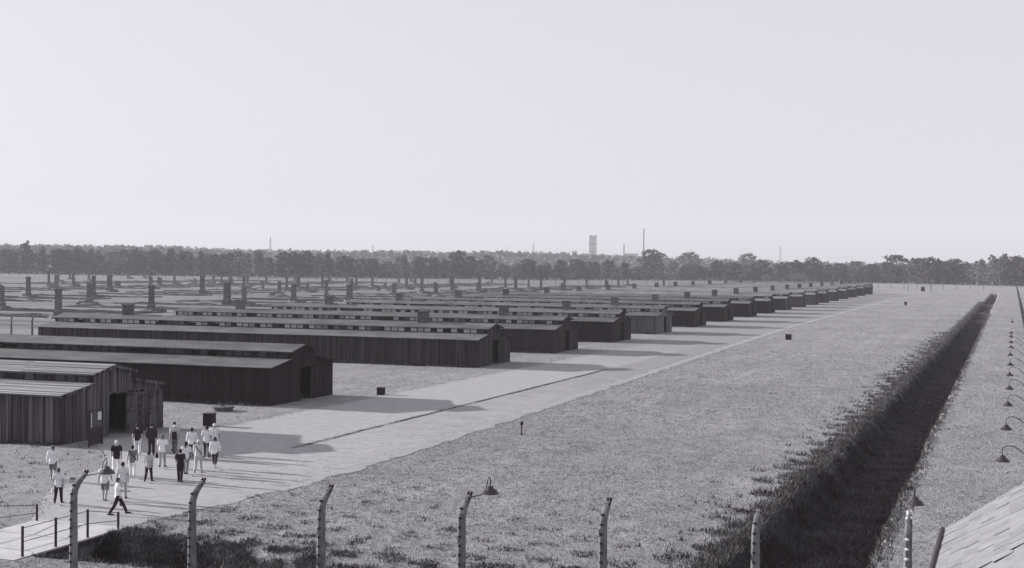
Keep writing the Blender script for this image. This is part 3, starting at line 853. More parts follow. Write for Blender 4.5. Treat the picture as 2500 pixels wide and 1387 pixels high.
# ------------------------------------------------------------------ gatehouse wing with cement tile roof
t = thing('gatehouse_wing', 'low wing with pale cement-tiled roof beside the boundary fence', 'building', (-1.54, 38.05, 0))
PIT = R(35); ZEV = 4.0
MB().box(.45, 8.6, -22, -.35, 0, ZEV + .1).build('wall', MAT['white_wood'], t)
rd = 5.0
sl = MB()
cs, sn = math.cos(PIT), math.sin(PIT)
def rp(u, y, o=0.0): return (u * cs - o * sn, y, ZEV + u * sn + o * cs)
for a, b in ((0, rd / cs),):
    sl.hexa([rp(a, -24, -.12), rp(b, -24, -.12), rp(b, -.03, -.12), rp(a, -.03, -.12), rp(a, -24, -.03), rp(b, -24, -.03), rp(b, -.03, -.03), rp(a, -.03, -.03)])
roof = sl.build('roof', MAT['tile'], t)
MB().hexa([(2 * rd - p[0], p[1], p[2]) for p in [rp(0, -.03, -.12), rp(rd / cs, -.03, -.12), rp(rd / cs, -24, -.12), rp(0, -24, -.12), rp(0, -.03, -.03), rp(rd / cs, -.03, -.03), rp(rd / cs, -24, -.03), rp(0, -24, -.03)]]).build('roof', MAT['tile'], t)
# gable triangle
gm = MB()
gm.add([(.45, -.36, ZEV + .05), (8.6, -.36, ZEV + .05), (rd, -.36, ZEV + rd * math.tan(PIT) - .2)], [(0, 2, 1)])
gm.build('gable', MAT['white_wood'], t)
ft = MB(); ft.tube([(-.09, -24, ZEV - .05), (-.09, .0, ZEV - .05)], .075, 10); ft.build('gutter', MAT['iron'], t)
vb = MB().hexa([rp(0, -.028, -.22), rp(rd / cs, -.028, -.22), rp(rd / cs, .02, -.22), rp(0, .02, -.22), rp(0, -.028, -.035), rp(rd / cs, -.028, -.035), rp(rd / cs, .02, -.035), rp(0, .02, -.035)])
vb.build('verge_board', MAT['wood_dark'], t)
TW, TL = 0.60, 0.40
tl = MB()
tl.hexa([(0, 0, 0), (TL + .06, 0, 0), (TL + .06, TW - .004, 0), (0, TW - .004, 0), (0, 0, .014), (TL + .06, 0, .006), (TL + .06, TW - .004, .006), (0, TW - .004, .014)])
TILE = tl.mesh('tile', MAT['tile'])
for c in range(9):
    for r_ in range(14):
        y1 = .06 - r_ * TW - (TW / 2 if c % 2 else 0)
        if y1 - TW < -8.6: break
        p0 = rp(c * TL - .05, y1 - TW, -.012 + random.uniform(0, .012))
        o = put('tile', TILE, roof, p0)
        o.rotation_euler = (random.uniform(-.012, .012), -PIT + R(2.6) + random.uniform(-.012, .012), random.uniform(-.008, .008))
        if c % 2 and r_ == 0:
            o = put('tile', TILE, roof, rp(c * TL - .05, .06 - TW / 2 + .006, -.010)); o.rotation_euler = (0, -PIT + R(2.6), 0); o.scale = (1, .49, 1)

# ------------------------------------------------------------------ small things
def litter_bin(label, loc, w, h, group=None, rz=0):
    t = thing('litter_bin', label, 'bin', loc, rz, group)
    MB().taper(0, 0, .06, h - .06, w * .42, w * .42, w * .44, w * .44).build('liner', MAT['iron'], t)
    for side in range(4):
        for k in range(5):
            m_ = MB(); a = (k - 2) * w / 5.2
            m_.box(a - w * .085, a + w * .085, -w / 2 - .012, -w / 2 + .012, .04, h - .05)
            m_.build('slat', MAT['bin'], t, rz=side * math.pi / 2)
    MB().box(-w / 2 - .03, w / 2 + .03, -w / 2 - .03, w / 2 + .03, h - .05, h).build('rim', MAT['bin'], t)
    m_ = MB()
    for a in (-1, 1):
        for b in (-1, 1): m_.box(a * w * .42 - .03, a * w * .42 + .03, b * w * .42 - .03, b * w * .42 + .03, -.02, .06)
    m_.build('feet', MAT['bin'], t)
litter_bin('dark slatted litter bin near the round well cover', (-49.96, 77.4, 0), .62, .86)
litter_bin('dark slatted litter bin at the corner of the empty grass plot', (-48.97, 101.5, 0), .58, .62, rz=.2)
litter_bin('dark slatted litter bin alone on the wide meadow past the row', (-31.02, 203.56, 0), .78, .85)
litter_bin('small far litter bin on the track edge near the last barracks', (-28.65, 409.1, 0), .7, 1.0)

t = thing('well_cover', 'low round concrete well cover on the grass between two barracks', 'well cover', (-54.1, 85.6, 0))
MB().lathe([(.72, -.05), (.72, .22), (.0, .22)], 24).build('ring', MAT['concrete'], t)
MB().lathe([(0, .225), (.82, .225), (.84, .25), (.84, .33), (.8, .35), (0, .36)], 24).build('lid', MAT['concrete'], t)
MB().box(-.18, .18, -.03, .03, .355, .42).build('handle', MAT['iron'], t)

t = thing('marker_stake', 'short dark iron stake with a wider head in the meadow', 'stake', (-29.36, 81.6, 0))
MB().lathe([(.14, -.03), (.14, .05), (.05, .07), (.045, .62), (.05, .64)], 12).build('shaft', MAT['iron'], t)
MB().lathe([(0, .63), (.10, .64), (.115, .70), (.10, .84), (.04, .88), (0, .885)], 12).build('head', MAT['iron'], t)

t = thing('guard_hut', 'tiny dark hut at the far end of the track', 'hut', (-37.95, 650, 0))
MB().box(-.8, .8, -.8, .8, 0, 1.9).build('wall', MAT['wood_tar'], t)
MB().taper(0, 0, 1.9, 2.25, 1.0, 1.0, .15, .15).build('roof', MAT['felt'], t)
MB().box(-.35, .35, -.84, -.803, 0, 1.6).build('door', MAT['wood_dark'], t)

t = thing('notice_board', 'dark standing notice board with a white sheet by the open barrack door', 'notice board', (-50.64, 66.35, 0), R(8))
for yy in (-.74, .74):
    MB().box(-.05, .05, yy - .05, yy + .05, -.05, 2.12).build('post', MAT['board_dark'], t)
MB().box(-.03, .03, -.69, .69, .10, .98).build('skirt_panel', MAT['board_dark'], t)
MB().box(-.02, .02, -.69, .69, 1.0, 2.02).build('panel', MAT['board_panel'], t)
MB().box(-.06, .06, -.82, .82, 2.12, 2.17).build('cap', MAT['board_dark'], t)
MB().box(.022, .028, .22, .62, 1.50, 1.98).build('sheet', MAT['paper'], t)
MB().box(.022, .027, -.56, -.48, 1.12, 1.96).build('strip', MAT['paper'], t)
MB().box(.022, .027, -.6, .6, 1.03, 1.12).build('strip', MAT['board_dark'], t)

# ------------------------------------------------------------------ visitors
def limb(m_, a, b, ra, rb, n=10, mid=None):
    a = Vector(a); b = Vector(b)
    ps = [a, a.lerp(b, .33), a.lerp(b, .66), b]
    rm = mid or (ra * .6 + rb * .4)
    m_.tube(ps, [ra, max(ra * .95, rm), rm * .96, rb], n)
    m_.ell(a, (ra, ra, ra), n, 6); m_.ell(b, (rb, rb, rb), n, 6)

POSES = {  # leg angle forward (+) per leg L,R ; knee bend ; arm swing L,R
    'walkl': dict(hip=(20, -17), knee=(6, 24), arm=(-18, 16), elb=(14, 22)),
    'walkr': dict(hip=(-17, 20), knee=(24, 6), arm=(16, -18), elb=(22, 14)),
    'stand': dict(hip=(3, -4), knee=(2, 4), arm=(2, 4), elb=(10, 14)),
    'stride': dict(hip=(31, -20), knee=(7, 14), arm=(8, 30), elb=(12, 55)),
    'amble': dict(hip=(9, -9), knee=(3, 12), arm=(8, -6), elb=(60, 18)),
}
def joints(pose):
    P = POSES[pose]; J = {}
    for s, k in ((-1, 0), (1, 1)):
        hp = Vector((s * .098, 0, .92))
        a = R(P['hip'][k]); kn = hp + Vector((0, math.sin(a) * .43, -math.cos(a) * .43))
        b = a - R(P['knee'][k]); an = kn + Vector((0, math.sin(b) * .42, -math.cos(b) * .42))
        J['hip', s], J['knee', s], J['ankle', s] = hp, kn, an
        J['toe', s] = an + Vector((s * .02, .17, -.055))
        sh = Vector((s * .185, 0, 1.41))
        a = R(P['arm'][k]); el = sh + Vector((s * .055, math.sin(a) * .29, -math.cos(a) * .285))
        b = a + R(P['elb'][k]); wr = el + Vector((s * .01, math.sin(b) * .25, -math.cos(b) * .25))
        J['sh', s], J['el', s], J['wr', s] = sh, el, wr
        J['hdir', s] = (wr - el).normalized()
    lo = min(J['ankle', -1].z, J['ankle', 1].z) - .075
    for k in J:
        if k[0] != 'hdir': J[k] = J[k] - Vector((0, 0, lo))
    J['dz'] = -lo
    return J

def torso(m_, dz, g, hip=True, top=1.47, bottom=.90):
    prof = [(.84, .15, .115), (.93, .172, .125), (1.02, .155, .112), (1.12, .145, .105), (1.25, .165, .118), (1.36, .18, .115), (1.43, .135, .09), (1.48, .065, .06)]
    pr = [q for q in prof if bottom <= q[0] <= top]
    m_.tube([(0, 0.0 if z < 1.3 else -.01, z + dz) for z, _, _ in pr], [(a + g, b + g) for _, a, b in pr], 16)

def remeshed(m_, name, mats, voxel):
    me = m_.mesh(name + '_raw', mats)
    o = bpy.data.objects.new('tmp', me); COL.objects.link(o)
    md = o.modifiers.new('r', 'REMESH'); md.mode = 'VOXEL'; md.voxel_size = voxel; md.use_smooth_shade = True
    sm = o.modifiers.new('s', 'SMOOTH'); sm.factor = .5; sm.iterations = 2
    dg = bpy.context.evaluated_depsgraph_get()
    out = bpy.data.meshes.new_from_object(o.evaluated_get(dg))
    out.name = name
    bpy.data.objects.remove(o); bpy.data.meshes.remove(me)
    if not out.materials: out.materials.append(mats if not isinstance(mats, list) else mats[0])
    return out

SKIN = noise_mat('skin', 0.26, 0.34, nscale=6, rough=0.6)
CACHE = {}
def body_mesh(pose):
    key = ('body', pose)
    if key in CACHE: return CACHE[key]
    J = joints(pose); dz = J['dz']; m_ = MB()
    torso(m_, dz, 0, bottom=.84, top=1.5)
    m_.tube([(0, -.012, 1.43 + dz), (0, .0, 1.50 + dz), (0, .012, 1.57 + dz)], [.062, .055, .055], 12)
    m_.ell((0, .012, 1.615 + dz), (.076, .096, .115), 14, 10)
    m_.ell((0, .045, 1.55 + dz), (.05, .05, .045), 10, 6)
    m_.ell((0, .108, 1.60 + dz), (.016, .02, .026), 8, 5)                       # nose
    for s in (-1, 1):
        m_.ell((s * .078, .005, 1.61 + dz), (.014, .024, .034), 8, 5)           # ears
        m_.ell(J['sh', s], (.062, .06, .062), 10, 6)
        limb(m_, J['sh', s] + Vector((-s * .06, 0, 0)), J['sh', s], .07, .06)
        limb(m_, J['sh', s], J['el', s], .055, .042)
        limb(m_, J['el', s], J['wr', s], .043, .028, mid=.041)
        d = J['hdir', s]; w = J['wr', s]
        palm = w + d * .075
        m_.tube([w, w + d * .03, palm, palm + d * .015], [(.026, .022), (.022, .036), (.02, .042), (.017, .038)], 10)
        side = Vector((0, 1, 0)) - d * d.y; side.normalize()
        inw = Vector((-s, 0, 0)); inw = (inw - d * inw.dot(d)).normalized()
        for k, ln in enumerate((.072, .082, .077, .058)):
            b0 = palm + side * (.031 - .0205 * k)
            b1 = b0 + d * ln * .55 + inw * .008; b2 = b1 + d * ln * .4 + inw * .022
            m_.tube([b0 - d * .01, b1, b2], [.0105, .0098, .0085], 8)
        b0 = w + d * .028 + side * .025; b1 = b0 + side * .03 + d * .028 + inw * .006; b2 = b1 + d * .032 + side * .006 + inw * .012
        m_.tube([b0, b1, b2], [.0135, .0115, .009], 8)
        limb(m_, J['hip', s], J['knee', s], .088, .058)
        limb(m_, J['knee', s], J['ankle', s], .056, .04, mid=.058)
        m_.tube([J['ankle', s] + Vector((0, -.045, -.05)), J['ankle', s] + Vector((0, .05, -.045)), J['toe', s]], [(.036, .028), (.042, .028), (.036, .02)], 10)
    CACHE[key] = remeshed(m_, 'body', SKIN, .0135)
    return CACHE[key]

def top_mesh(pose, sleeve):
    key = ('top', pose, sleeve)
    if key in CACHE: return CACHE[key]
    J = joints(pose); dz = J['dz']; m_ = MB()
    prof = [(.83, .188, .142), (.93, .192, .142), (1.02, .175, .132), (1.14, .17, .128), (1.26, .187, .138), (1.36, .196, .132), (1.43, .15, .105), (1.465, .08, .078)]
    m_.tube([(0, 0.0 if z < 1.3 else -.008, z + dz) for z, _, _ in prof], [(a, b) for _, a, b in prof], 18)
    for s in (-1, 1):
        sh = J['sh', s]
        m_.ell(sh, (.082, .08, .08), 10, 6)
        m_.tube([sh + Vector((-s * .09, 0, .012)), sh], [.088, .08], 10)
        if sleeve != 'none':
            if sleeve == 'short':
                e = sh.lerp(J['el', s], .72); m_.tube([sh, sh.lerp(e, .5), e], [.08, .078, .078], 12)
            else:
                m_.tube([sh, sh.lerp(J['el', s], .5), J['el', s]], [.08, .074, .064], 12); m_.ell(J['el', s], (.064, .064, .064), 10, 6)
                m_.tube([J['el', s], J['el', s].lerp(J['wr', s], .5), J['el', s].lerp(J['wr', s], .93)], [.064, .058, .046], 12)
    CACHE[key] = remeshed(m_, 'top_' + sleeve, MAT['paper'], .017)
    return CACHE[key]

def legs_mesh(pose, cut):
    key = ('legs', pose, cut)
    if key in CACHE: return CACHE[key]
    J = joints(pose); dz = J['dz']; m_ = MB()
    prof = [(.80, .165, .13), (.88, .184, .138), (.95, .178, .134), (1.01, .162, .122)]
    m_.tube([(0, 0, z + dz) for z, _, _ in prof], [(a, b) for _, a, b in prof], 16)
    for s in (-1, 1):
        hp, kn, an = J['hip', s], J['knee', s], J['ankle', s]
        m_.ell(hp, (.1, .105, .1), 10, 6)
        if cut == 'shorts':
            e = hp.lerp(kn, .9); m_.tube([hp, hp.lerp(e, .5), e], [.105, .1, .098], 12)
        else:
            f = {'long': .97, 'capri': .6}[cut]
            m_.tube([hp, hp.lerp(kn, .5), kn], [.105, .092, .078], 12); m_.ell(kn, (.078, .078, .078), 10, 6)
            e = kn.lerp(an, f); m_.tube([kn, kn.lerp(e, .5), e], [.078, .072, .068], 12)
    CACHE[key] = remeshed(m_, 'trousers_' + cut, MAT['paper'], .017)
    return CACHE[key]

def hair_mesh(kind, pose):
    key = ('hair', kind, pose)
    if key in CACHE: return CACHE[key]
    dz = joints(pose)['dz']; m_ = MB()
    c = Vector((0, .0, 1.625 + dz))
    n, mm = 16, 12
    r = (.090, .106, .122) if kind != 'cap' else (.094, .114, .118)
    vs, fs = [], []
    for i in range(mm + 1):
        for k in range(n):
            a = 2 * math.pi * k / n
            front = math.sin(a)                          # +1 at the face
            lim = R(128 - 58 * max(0, front) ** .7 * (1 if kind != 'cap' else .8)) if kind != 'cap' else R(88)
            th = max(.03, lim * i / mm)
            vs.append((c.x + r[0] * math.sin(th) * math.cos(a), c.y + r[1] * math.sin(th) * math.sin(a), c.z + r[2] * math.cos(th)))
    for i in range(mm):
        for k in range(n):
            k2 = (k + 1) % n; fs.append((i * n + k, (i + 1) * n + k, (i + 1) * n + k2, i * n + k2))
    fs.append(tuple(range(n)))
    m_.add(vs, fs)
    if kind == 'cap':
        m_.add([(-.07, .10, 1.635 + dz), (.07, .10, 1.635 + dz), (.055, .19, 1.62 + dz), (-.055, .19, 1.62 + dz),
                (-.07, .10, 1.645 + dz), (.07, .10, 1.645 + dz), (.055, .19, 1.63 + dz), (-.055, .19, 1.63 + dz)],
               [(0, 3, 2, 1), (4, 5, 6, 7), (0, 1, 5, 4), (1, 2, 6, 5), (2, 3, 7, 6), (3, 0, 4, 7)])
    if kind == 'tail':
        m_.tube([(0, -.09, 1.66 + dz), (0, -.135, 1.62 + dz), (-.01, -.14, 1.52 + dz), (-.015, -.125, 1.40 + dz)], [.03, .034, .03, .012], 8)
    CACHE[key] = m_.mesh('hair_' + kind, MAT['bin'], True)
    return CACHE[key]

def shoe_mesh(pose, s):
    key = ('shoe', pose, s)
    if key in CACHE: return CACHE[key]
    J = joints(pose); an, to = J['ankle', s], J['toe', s]
    m_ = MB()
    m_.tube([an + Vector((0, -.075, -.035)), an + Vector((0, -.03, -.03)), an + Vector((0, .06, -.042)), to + Vector((0, .005, .005)), to + Vector((0, .035, 0))],
            [(.03, .03), (.046, .046), (.05, .04), (.046, .03), (.02, .015)], 10)
    CACHE[key] = m_.mesh('shoe', MAT['bin'], True)
    return CACHE[key]
EYE = MB().ell((0, 0, 0), (.011, .008, .008), 8, 5).mesh('eye', MAT['insulator'], True)

def setmat(o, mat):
    o.material_slots[0].link = 'OBJECT'; o.material_slots[0].material = mat

def person(label, x, y, h, deg, pose, topc, sleeve, legc, cut, hairc, hair='short', shoe=.03):
    t = thing('person', label, 'person', (x, y, float(ground_z(x, y)) + .012), R(deg), 'visitors walking to the first barrack')
    sc = h / 1.72
    t.scale = (sc, sc, sc)
    put('body', body_mesh(pose), t)
    o = put('shirt', top_mesh(pose, sleeve), t); setmat(o, cloth(topc, 'v%02d' % int(topc * 100)))
    o = put('shorts' if cut == 'shorts' else 'trousers', legs_mesh(pose, cut), t); setmat(o, cloth(legc, 'v%02d' % int(legc * 100)))
    o = put('cap' if hair == 'cap' else 'hair', hair_mesh(hair, pose), t); setmat(o, cloth(hairc, 'v%02d' % int(hairc * 100)))
    for s in (-1, 1):
        o = put('shoe', shoe_mesh(pose, s), t); setmat(o, cloth(shoe, 'v%02d' % int(shoe * 100)))
        put('eye', EYE, t, (s * .03, .098, 1.628 + joints(pose)['dz']))
    return t

def bag(label, host, pose, side, w, d, h, col, name='handbag', on='hand'):
    """a bag held in the hand (side -1 left) or worn on the back; top-level, placed on its carrier"""
    J = joints(pose); sc = host.scale[0]
    rot = Matrix.Rotation(host.rotation_euler.z, 3, 'Z')
    if on == 'hand': p = J['wr', side] + J['hdir', side] * .12 + Vector((side * .012, 0, -.0))
    elif on == 'hip': p = Vector((side * .26, .0, 1.13 + J['dz'])) 
    else: p = Vector((0, -.2, 1.36 + J['dz']))
    wp = Vector(host.location) + rot @ (p * sc)
    t = thing(name, label, 'bag', wp, host.rotation_euler.z)
    mat = cloth(col, 'v%02d' % int(col * 100))
    m_ = MB()
    top_ = -.10 if on == 'hand' else 0
    m_.tube([(0, 0, top_ - h), (0, 0, top_ - h * .85), (0, 0, top_ - h * .4), (0, 0, top_ - .03), (0, 0, top_)], [(w * .42, d * .42), (w * .5, d * .5), (w * .5, d * .5), (w * .42, d * .38), (w * .36, d * .2)], 14)
    m_.build('pouch', mat, t, smooth=True)
    if on == 'hand':
        s_ = MB(); s_.tube([(0, -d * .2 - w * .0, top_ - .02), (0, -.03, -.03), (0, 0, .0), (0, .03, -.03), (0, d * .2, top_ - .02)], .008, 6); s_.build('handle', mat, t)
    return t
def strap(host, pose, side, col=.03):
    """shoulder strap across the back, a part of its wearer's outfit"""
    dz = joints(pose)['dz']; m_ = MB()
    pts = [(-side * .11, .05, 1.455 + dz), (-side * .125, -.08, 1.45 + dz), (-side * .05, -.158, 1.33 + dz), (side * .06, -.15, 1.18 + dz), (side * .17, -.085, 1.03 + dz), (side * .21, .0, .95 + dz)]
    m_.tube(pts, [(.022, .008)] * 6, 6)
    m_.build('strap', cloth(col, 'v%02d' % int(col * 100)), host)

W_, D_, G_ = .72, .018, .16
person('man in white shirt and grey shorts walking on the grass edge of the path', -44.6, 55.1, 1.76, 30, 'walkl', W_, 'long', .14, 'shorts', .10, shoe=.3)
p2 = person('woman in white top and dark trousers with a white bag beside the path edge', -40.08, 49.9, 1.62, 28, 'walkr', .66, 'short', D_, 'long', .08)
bag('white carrier bag in the hand of the woman in dark trousers', p2, 'walkr', -1, .22, .12, .24, .74, 'carrier_bag')
person('person with pale hair in white shirt and grey shorts walking beside another', -38.55, 51.2, 1.78, 25, 'walkl', .68, 'short', .15, 'shorts', .5, shoe=.12)
person('dark-haired person in pale shirt half hidden behind the striding man', -38.1, 51.9, 1.75, 30, 'walkr', .62, 'short', .40, 'long', .03)
p5 = person('man in white shirt striding wide in dark trousers on the footbridge end', -36.07, 48.8, 1.66, -48, 'stride', .76, 'short', D_, 'long', .07)
bag('dark shoulder bag held by the striding man', p5, 'stride', -1, .28, .14, .24, .02)
person('white-haired man in black T-shirt and white trousers', -42.75, 57.7, 1.80, 30, 'walkr', D_, 'short', .72, 'long', .6, shoe=.5)
p7 = person('person in grey vest with shoulder strap and white trousers', -41.48, 57.3, 1.66, 34, 'walkl', .17, 'none', .70, 'long', .02, shoe=.5)
strap(p7, 'walkl', 1)
person('short person in light shirt and dark trousers with dark hair', -39.98, 56.55, 1.53, 18, 'walkr', .42, 'short', D_, 'long', .025)
person('person in dark top and white trousers just outside the open barrack door', -46.0, 64.0, 1.80, 38, 'walkl', .02, 'short', .66, 'long', .03, shoe=.3)
person('tall person dressed wholly in dark brown by the open barrack door', -45.35, 64.4, 1.82, 36, 'stand', .03, 'long', .026, 'long', .03)
person('dark-haired person in light grey shirt close to the door leaf', -45.0, 66.1, 1.74, 30, 'walkr', .45, 'short', .42, 'long', .02)
p12 = person('person in pale cap carrying a dark backpack', -44.5, 65.4, 1.66, 26, 'walkl', .4, 'short', .12, 'long', .6, 'cap')
bag('dark backpack on the back of the person in pale cap', p12, 'walkl', 1, .32, .2, .46, .02, 'backpack', 'back')
p13 = person('man in white shirt and grey trousers with a dark bag', -42.1, 60.75, 1.76, 30, 'walkr', .76, 'short', .34, 'long', .12)
bag('dark bag hanging from the hand of the man in grey trousers', p13, 'walkr', -1, .24, .12, .26, .02)
p14 = person('person dressed all in black with hands at the front', -38.49, 57.05, 1.65, 20, 'amble', D_, 'short', .016, 'long', .02)
person('person with ponytail and white shirt half hidden by the one in black', -39.6, 59.2, 1.72, 24, 'walkl', .70, 'short', .2, 'long', .02, 'tail')
person('person in white long-sleeved shirt and dark blue-grey trousers beside a tall companion', -42.5, 64.1, 1.74, 25, 'walkl', .70, 'long', .05, 'long', .02)
person('tall man in white shirt and dark trousers in front of the one in pale hat', -41.85, 64.6, 1.84, 28, 'walkr', .66, 'short', .03, 'long', .02)
person('person in pale hat mostly hidden behind the tall man', -42.2, 65.9, 1.80, 28, 'walkl', .66, 'short', .3, 'long', .66, 'cap')
p19 = person('person in pale cap, beige clothes and dark cross strap', -39.28, 59.85, 1.76, 22, 'walkr', .55, 'long', .46, 'long', .6, 'cap', shoe=.3)
strap(p19, 'walkr', 1)
person('woman in white long-sleeved top and dark cropped trousers', -39.35, 61.5, 1.70, 18, 'walkl', .74, 'long', .04, 'capri', .04, shoe=.5)

# ------------------------------------------------------------------ trees
def leaf_cloud(rg, centres, per, size, flat=.85):
    """quads scattered in clumps; returns verts, faces"""
    n = len(centres) * per
    c = np.repeat(np.array([q[:3] for q in centres]), per, 0)
    r = np.repeat(np.array([q[3] for q in centres]), per)
    d = rg.normal(size=(n, 3)); d /= np.linalg.norm(d, axis=1)[:, None]
    p = c + d * (r * rg.uniform(.55, 1.08, n))[:, None] * np.array([1, 1, flat])
    nrm = d + rg.normal(size=(n, 3)) * .5; nrm /= np.linalg.norm(nrm, axis=1)[:, None]
    a = np.cross(nrm, rg.normal(size=(n, 3))); a /= np.linalg.norm(a, axis=1)[:, None]
    b = np.cross(nrm, a)
    s = (size * rg.uniform(.6, 1.3, n))[:, None]
    v = np.stack([p - a * s - b * s * .7, p + a * s - b * s * .5, p + a * s * .7 + b * s, p - a * s * .8 + b * s * .6], 1).reshape(-1, 3)
    f = np.arange(n * 4).reshape(-1, 4)
    return v, f

def tree_variant(seed, kind, leaf, bark):
    rg = np.random.default_rng(seed)
    H = 1.0
    cs = []
    tr = MB()
    hgt = 15.0
    if kind == 'round': base, wid, nb, rb = 0.4, 4.6, 34, (1.2, 2.2)
    elif kind == 'tall': base, wid, nb, rb = 0.4, 2.9, 30, (1.0, 1.7)
    elif kind == 'loose': base, wid, nb, rb = 1.6, 3.7, 26, (0.8, 1.5)
    else: base, wid, nb, rb = 0.3, 4.1, 30, (1.0, 1.9)
    tr.tube([(0, 0, -.3), (.05, .03, max(1.2, base * .6)), (rg.uniform(-.3, .3), rg.uniform(-.3, .3), hgt * .45), (rg.uniform(-.5, .5), rg.uniform(-.5, .5), hgt * .82)], [.38, .3, .2, .05], 8)
    for k in range(nb):
        f = (k + .5) / nb
        z = base + 1.2 + (hgt - base - 2.0) * f
        if kind == 'tall': prof = math.sin(math.pi * (0.12 + .8 * f)) ** .6
        elif kind == 'cone': prof = (1.05 - f) ** .7
        else: prof = math.sin(math.pi * (0.2 + .70 * f)) ** .75
        a = k * 2.4 + rg.uniform(-.5, .5)
        rr = wid * prof * rg.uniform(.35, .82)
        q = (rr * math.cos(a), rr * math.sin(a), z + rg.uniform(-.6, .6), rg.uniform(*rb) * (1 - .25 * f))
        cs.append(q)
        if k % 2 == 0:
            z0 = max(base * .7, z - 2.2); tr.tube([(0, 0, z0), (q[0] * .5, q[1] * .5, (z0 + z) / 2 + .2), (q[0] * .92, q[1] * .92, z)], [.13, .08, .03], 5)
    v, f = leaf_cloud(rg, cs, 44 if kind != 'loose' else 30, .34)
    return tr.mesh('trunk', bark), np_mesh('crown', v, f, leaf)
TV = [tree_variant(21, 'round', MAT['leaf_dark'], MAT['bark']), tree_variant(22, 'tall', MAT['leaf_dark'], MAT['bark']),
      tree_variant(23, 'round', MAT['leaf_mid'], MAT['bark']), tree_variant(24, 'tall', MAT['leaf_mid'], MAT['bark']),
      tree_variant(25, 'loose', MAT['leaf_light'], MAT['bark_pale']), tree_variant(26, 'cone', MAT['leaf_dark'], MAT['bark']),
      tree_variant(27, 'round', MAT['leaf_light'], MAT['bark']), tree_variant(28, 'cone', MAT['leaf_mid'], MAT['bark'])]
TLAB = {'d': ('dark dense broadleaf tree in the wood edge beyond the far fence', 'dark trees of the wood edge'),
        'm': ('mid-toned broadleaf tree in the wood edge beyond the far fence', 'mid-toned trees of the wood edge'),
        'l': ('pale loose-crowned tree in the wood edge beyond the far fence', 'pale trees of the wood edge')}
FPX = 3300.0
def ray_dir(px, py):
    a, b = (px - 1250) / FPX, (693.5 - py) / FPX
    return _f + _xi * a + _yi * b
def tree_at(px, top, dist, half, v, tone, label=None, group=None, name='tree'):
    """a tree at its own distance along the bearing of px, tall enough for its measured height"""
    d = ray_dir(px, top); hd = math.hypot(d.x, d.y); s = dist / hd
    x, y, z = d.x * s, d.y * s, CAM_H + d.z * s
    lab, grp = TLAB[tone]
    t = thing(name, label or lab, 'tree', (x, y, 0), random.uniform(0, 6.28), None if label else grp)
    wj = random.uniform(.85, 1.4) if not label else 1.05
    t.scale = (half * wj * dist / FPX / 4.4, half * wj * dist / FPX / 4.4, z / 15.0 * (1 if label else random.uniform(.88, 1.04)))
    put('trunk', TV[v][0], t); put('crown', TV[v][1], t)
    return t
TREES = [(20, 607, 24, 0, 'd'), (65, 588, 19, 1, 'd'), (104, 598, 20, 1, 'd'), (150, 606, 28, 0, 'd'), (190, 605, 30, 0, 'd'), (234, 612, 24, 2, 'm'), (270, 607, 22, 6, 'l'),
         (303, 606, 24, 2, 'm'), (345, 612, 22, 1, 'd'), (380, 604, 26, 0, 'd'), (415, 600, 22, 1, 'd'), (450, 606, 26, 0, 'd'), (490, 610, 24, 5, 'd'), (522, 619, 20, 1, 'd'),
         (548, 620, 20, 2, 'm'), (585, 622, 24, 6, 'l'), (632, 613, 24, 3, 'm'), (660, 621, 20, 3, 'm'), (692, 616, 22, 0, 'd'), (722, 612, 22, 1, 'd'), (748, 613, 22, 0, 'd'),
         (775, 624, 18, 6, 'l'), (800, 620, 18, 5, 'd'), (843, 622, 26, 0, 'd'), (880, 624, 20, 6, 'l'), (905, 630, 22, 2, 'm'), (945, 632, 24, 6, 'l'), (985, 615, 22, 3, 'm'),
         (1020, 622, 20, 2, 'm'), (1060, 620, 20, 3, 'm'), (1086, 627, 18, 1, 'd'), (1116, 611, 28, 0, 'd'), (1150, 622, 20, 2, 'm'), (1190, 620, 22, 6, 'l'), (1227, 638, 22, 4, 'l'),
         (1262, 640, 18, 6, 'l'), (1290, 626, 24, 0, 'd'), (1322, 642, 26, 0, 'd'), (1370, 628, 22, 1, 'd'), (1410, 633, 24, 0, 'd'), (1448, 640, 20, 2, 'm'), (1480, 634, 18, 3, 'm'),
         (1525, 635, 18, 1, 'd'), (1555, 645, 20, 6, 'l'), (1645, 634, 22, 6, 'l'), (1672, 645, 24, 0, 'd'), (1705, 648, 24, 0, 'd'), (1750, 633, 26, 0, 'd'), (1788, 638, 24, 0, 'd'), (1860, 636, 30, 0, 'd'),
         (1822, 640, 24, 2, 'd'), (1905, 641, 26, 0, 'd'), (1945, 628, 24, 1, 'd'), (1985, 630, 26, 0, 'd'), (2024, 640, 22, 5, 'd'), (2052, 640, 24, 0, 'd'), (2090, 631, 28, 2, 'm'),
         (2130, 640, 24, 2, 'm'), (2160, 636, 22, 3, 'm'), (2188, 617, 32, 2, 'm'), (2240, 621, 30, 2, 'm'), (2268, 628, 22, 0, 'd'), (2292, 630, 20, 1, 'd'), (2330, 628, 28, 0, 'd'),
         (2360, 640, 22, 4, 'l'), (2388, 628, 26, 4, 'l'), (2424, 619, 24, 4, 'l'), (2450, 616, 24, 3, 'm'), (2478, 617, 26, 0, 'd'), (2510, 632, 26, 0, 'd')]
for px, top, half, v, tone in TREES:
    dist = float(np.interp(px, [0, 600, 1300, 1700, 2200, 2500], [1085, 960, 935, 1000, 960, 880])) + random.uniform(-25, 25)
    tree_at(px, top, dist, half, v, tone)
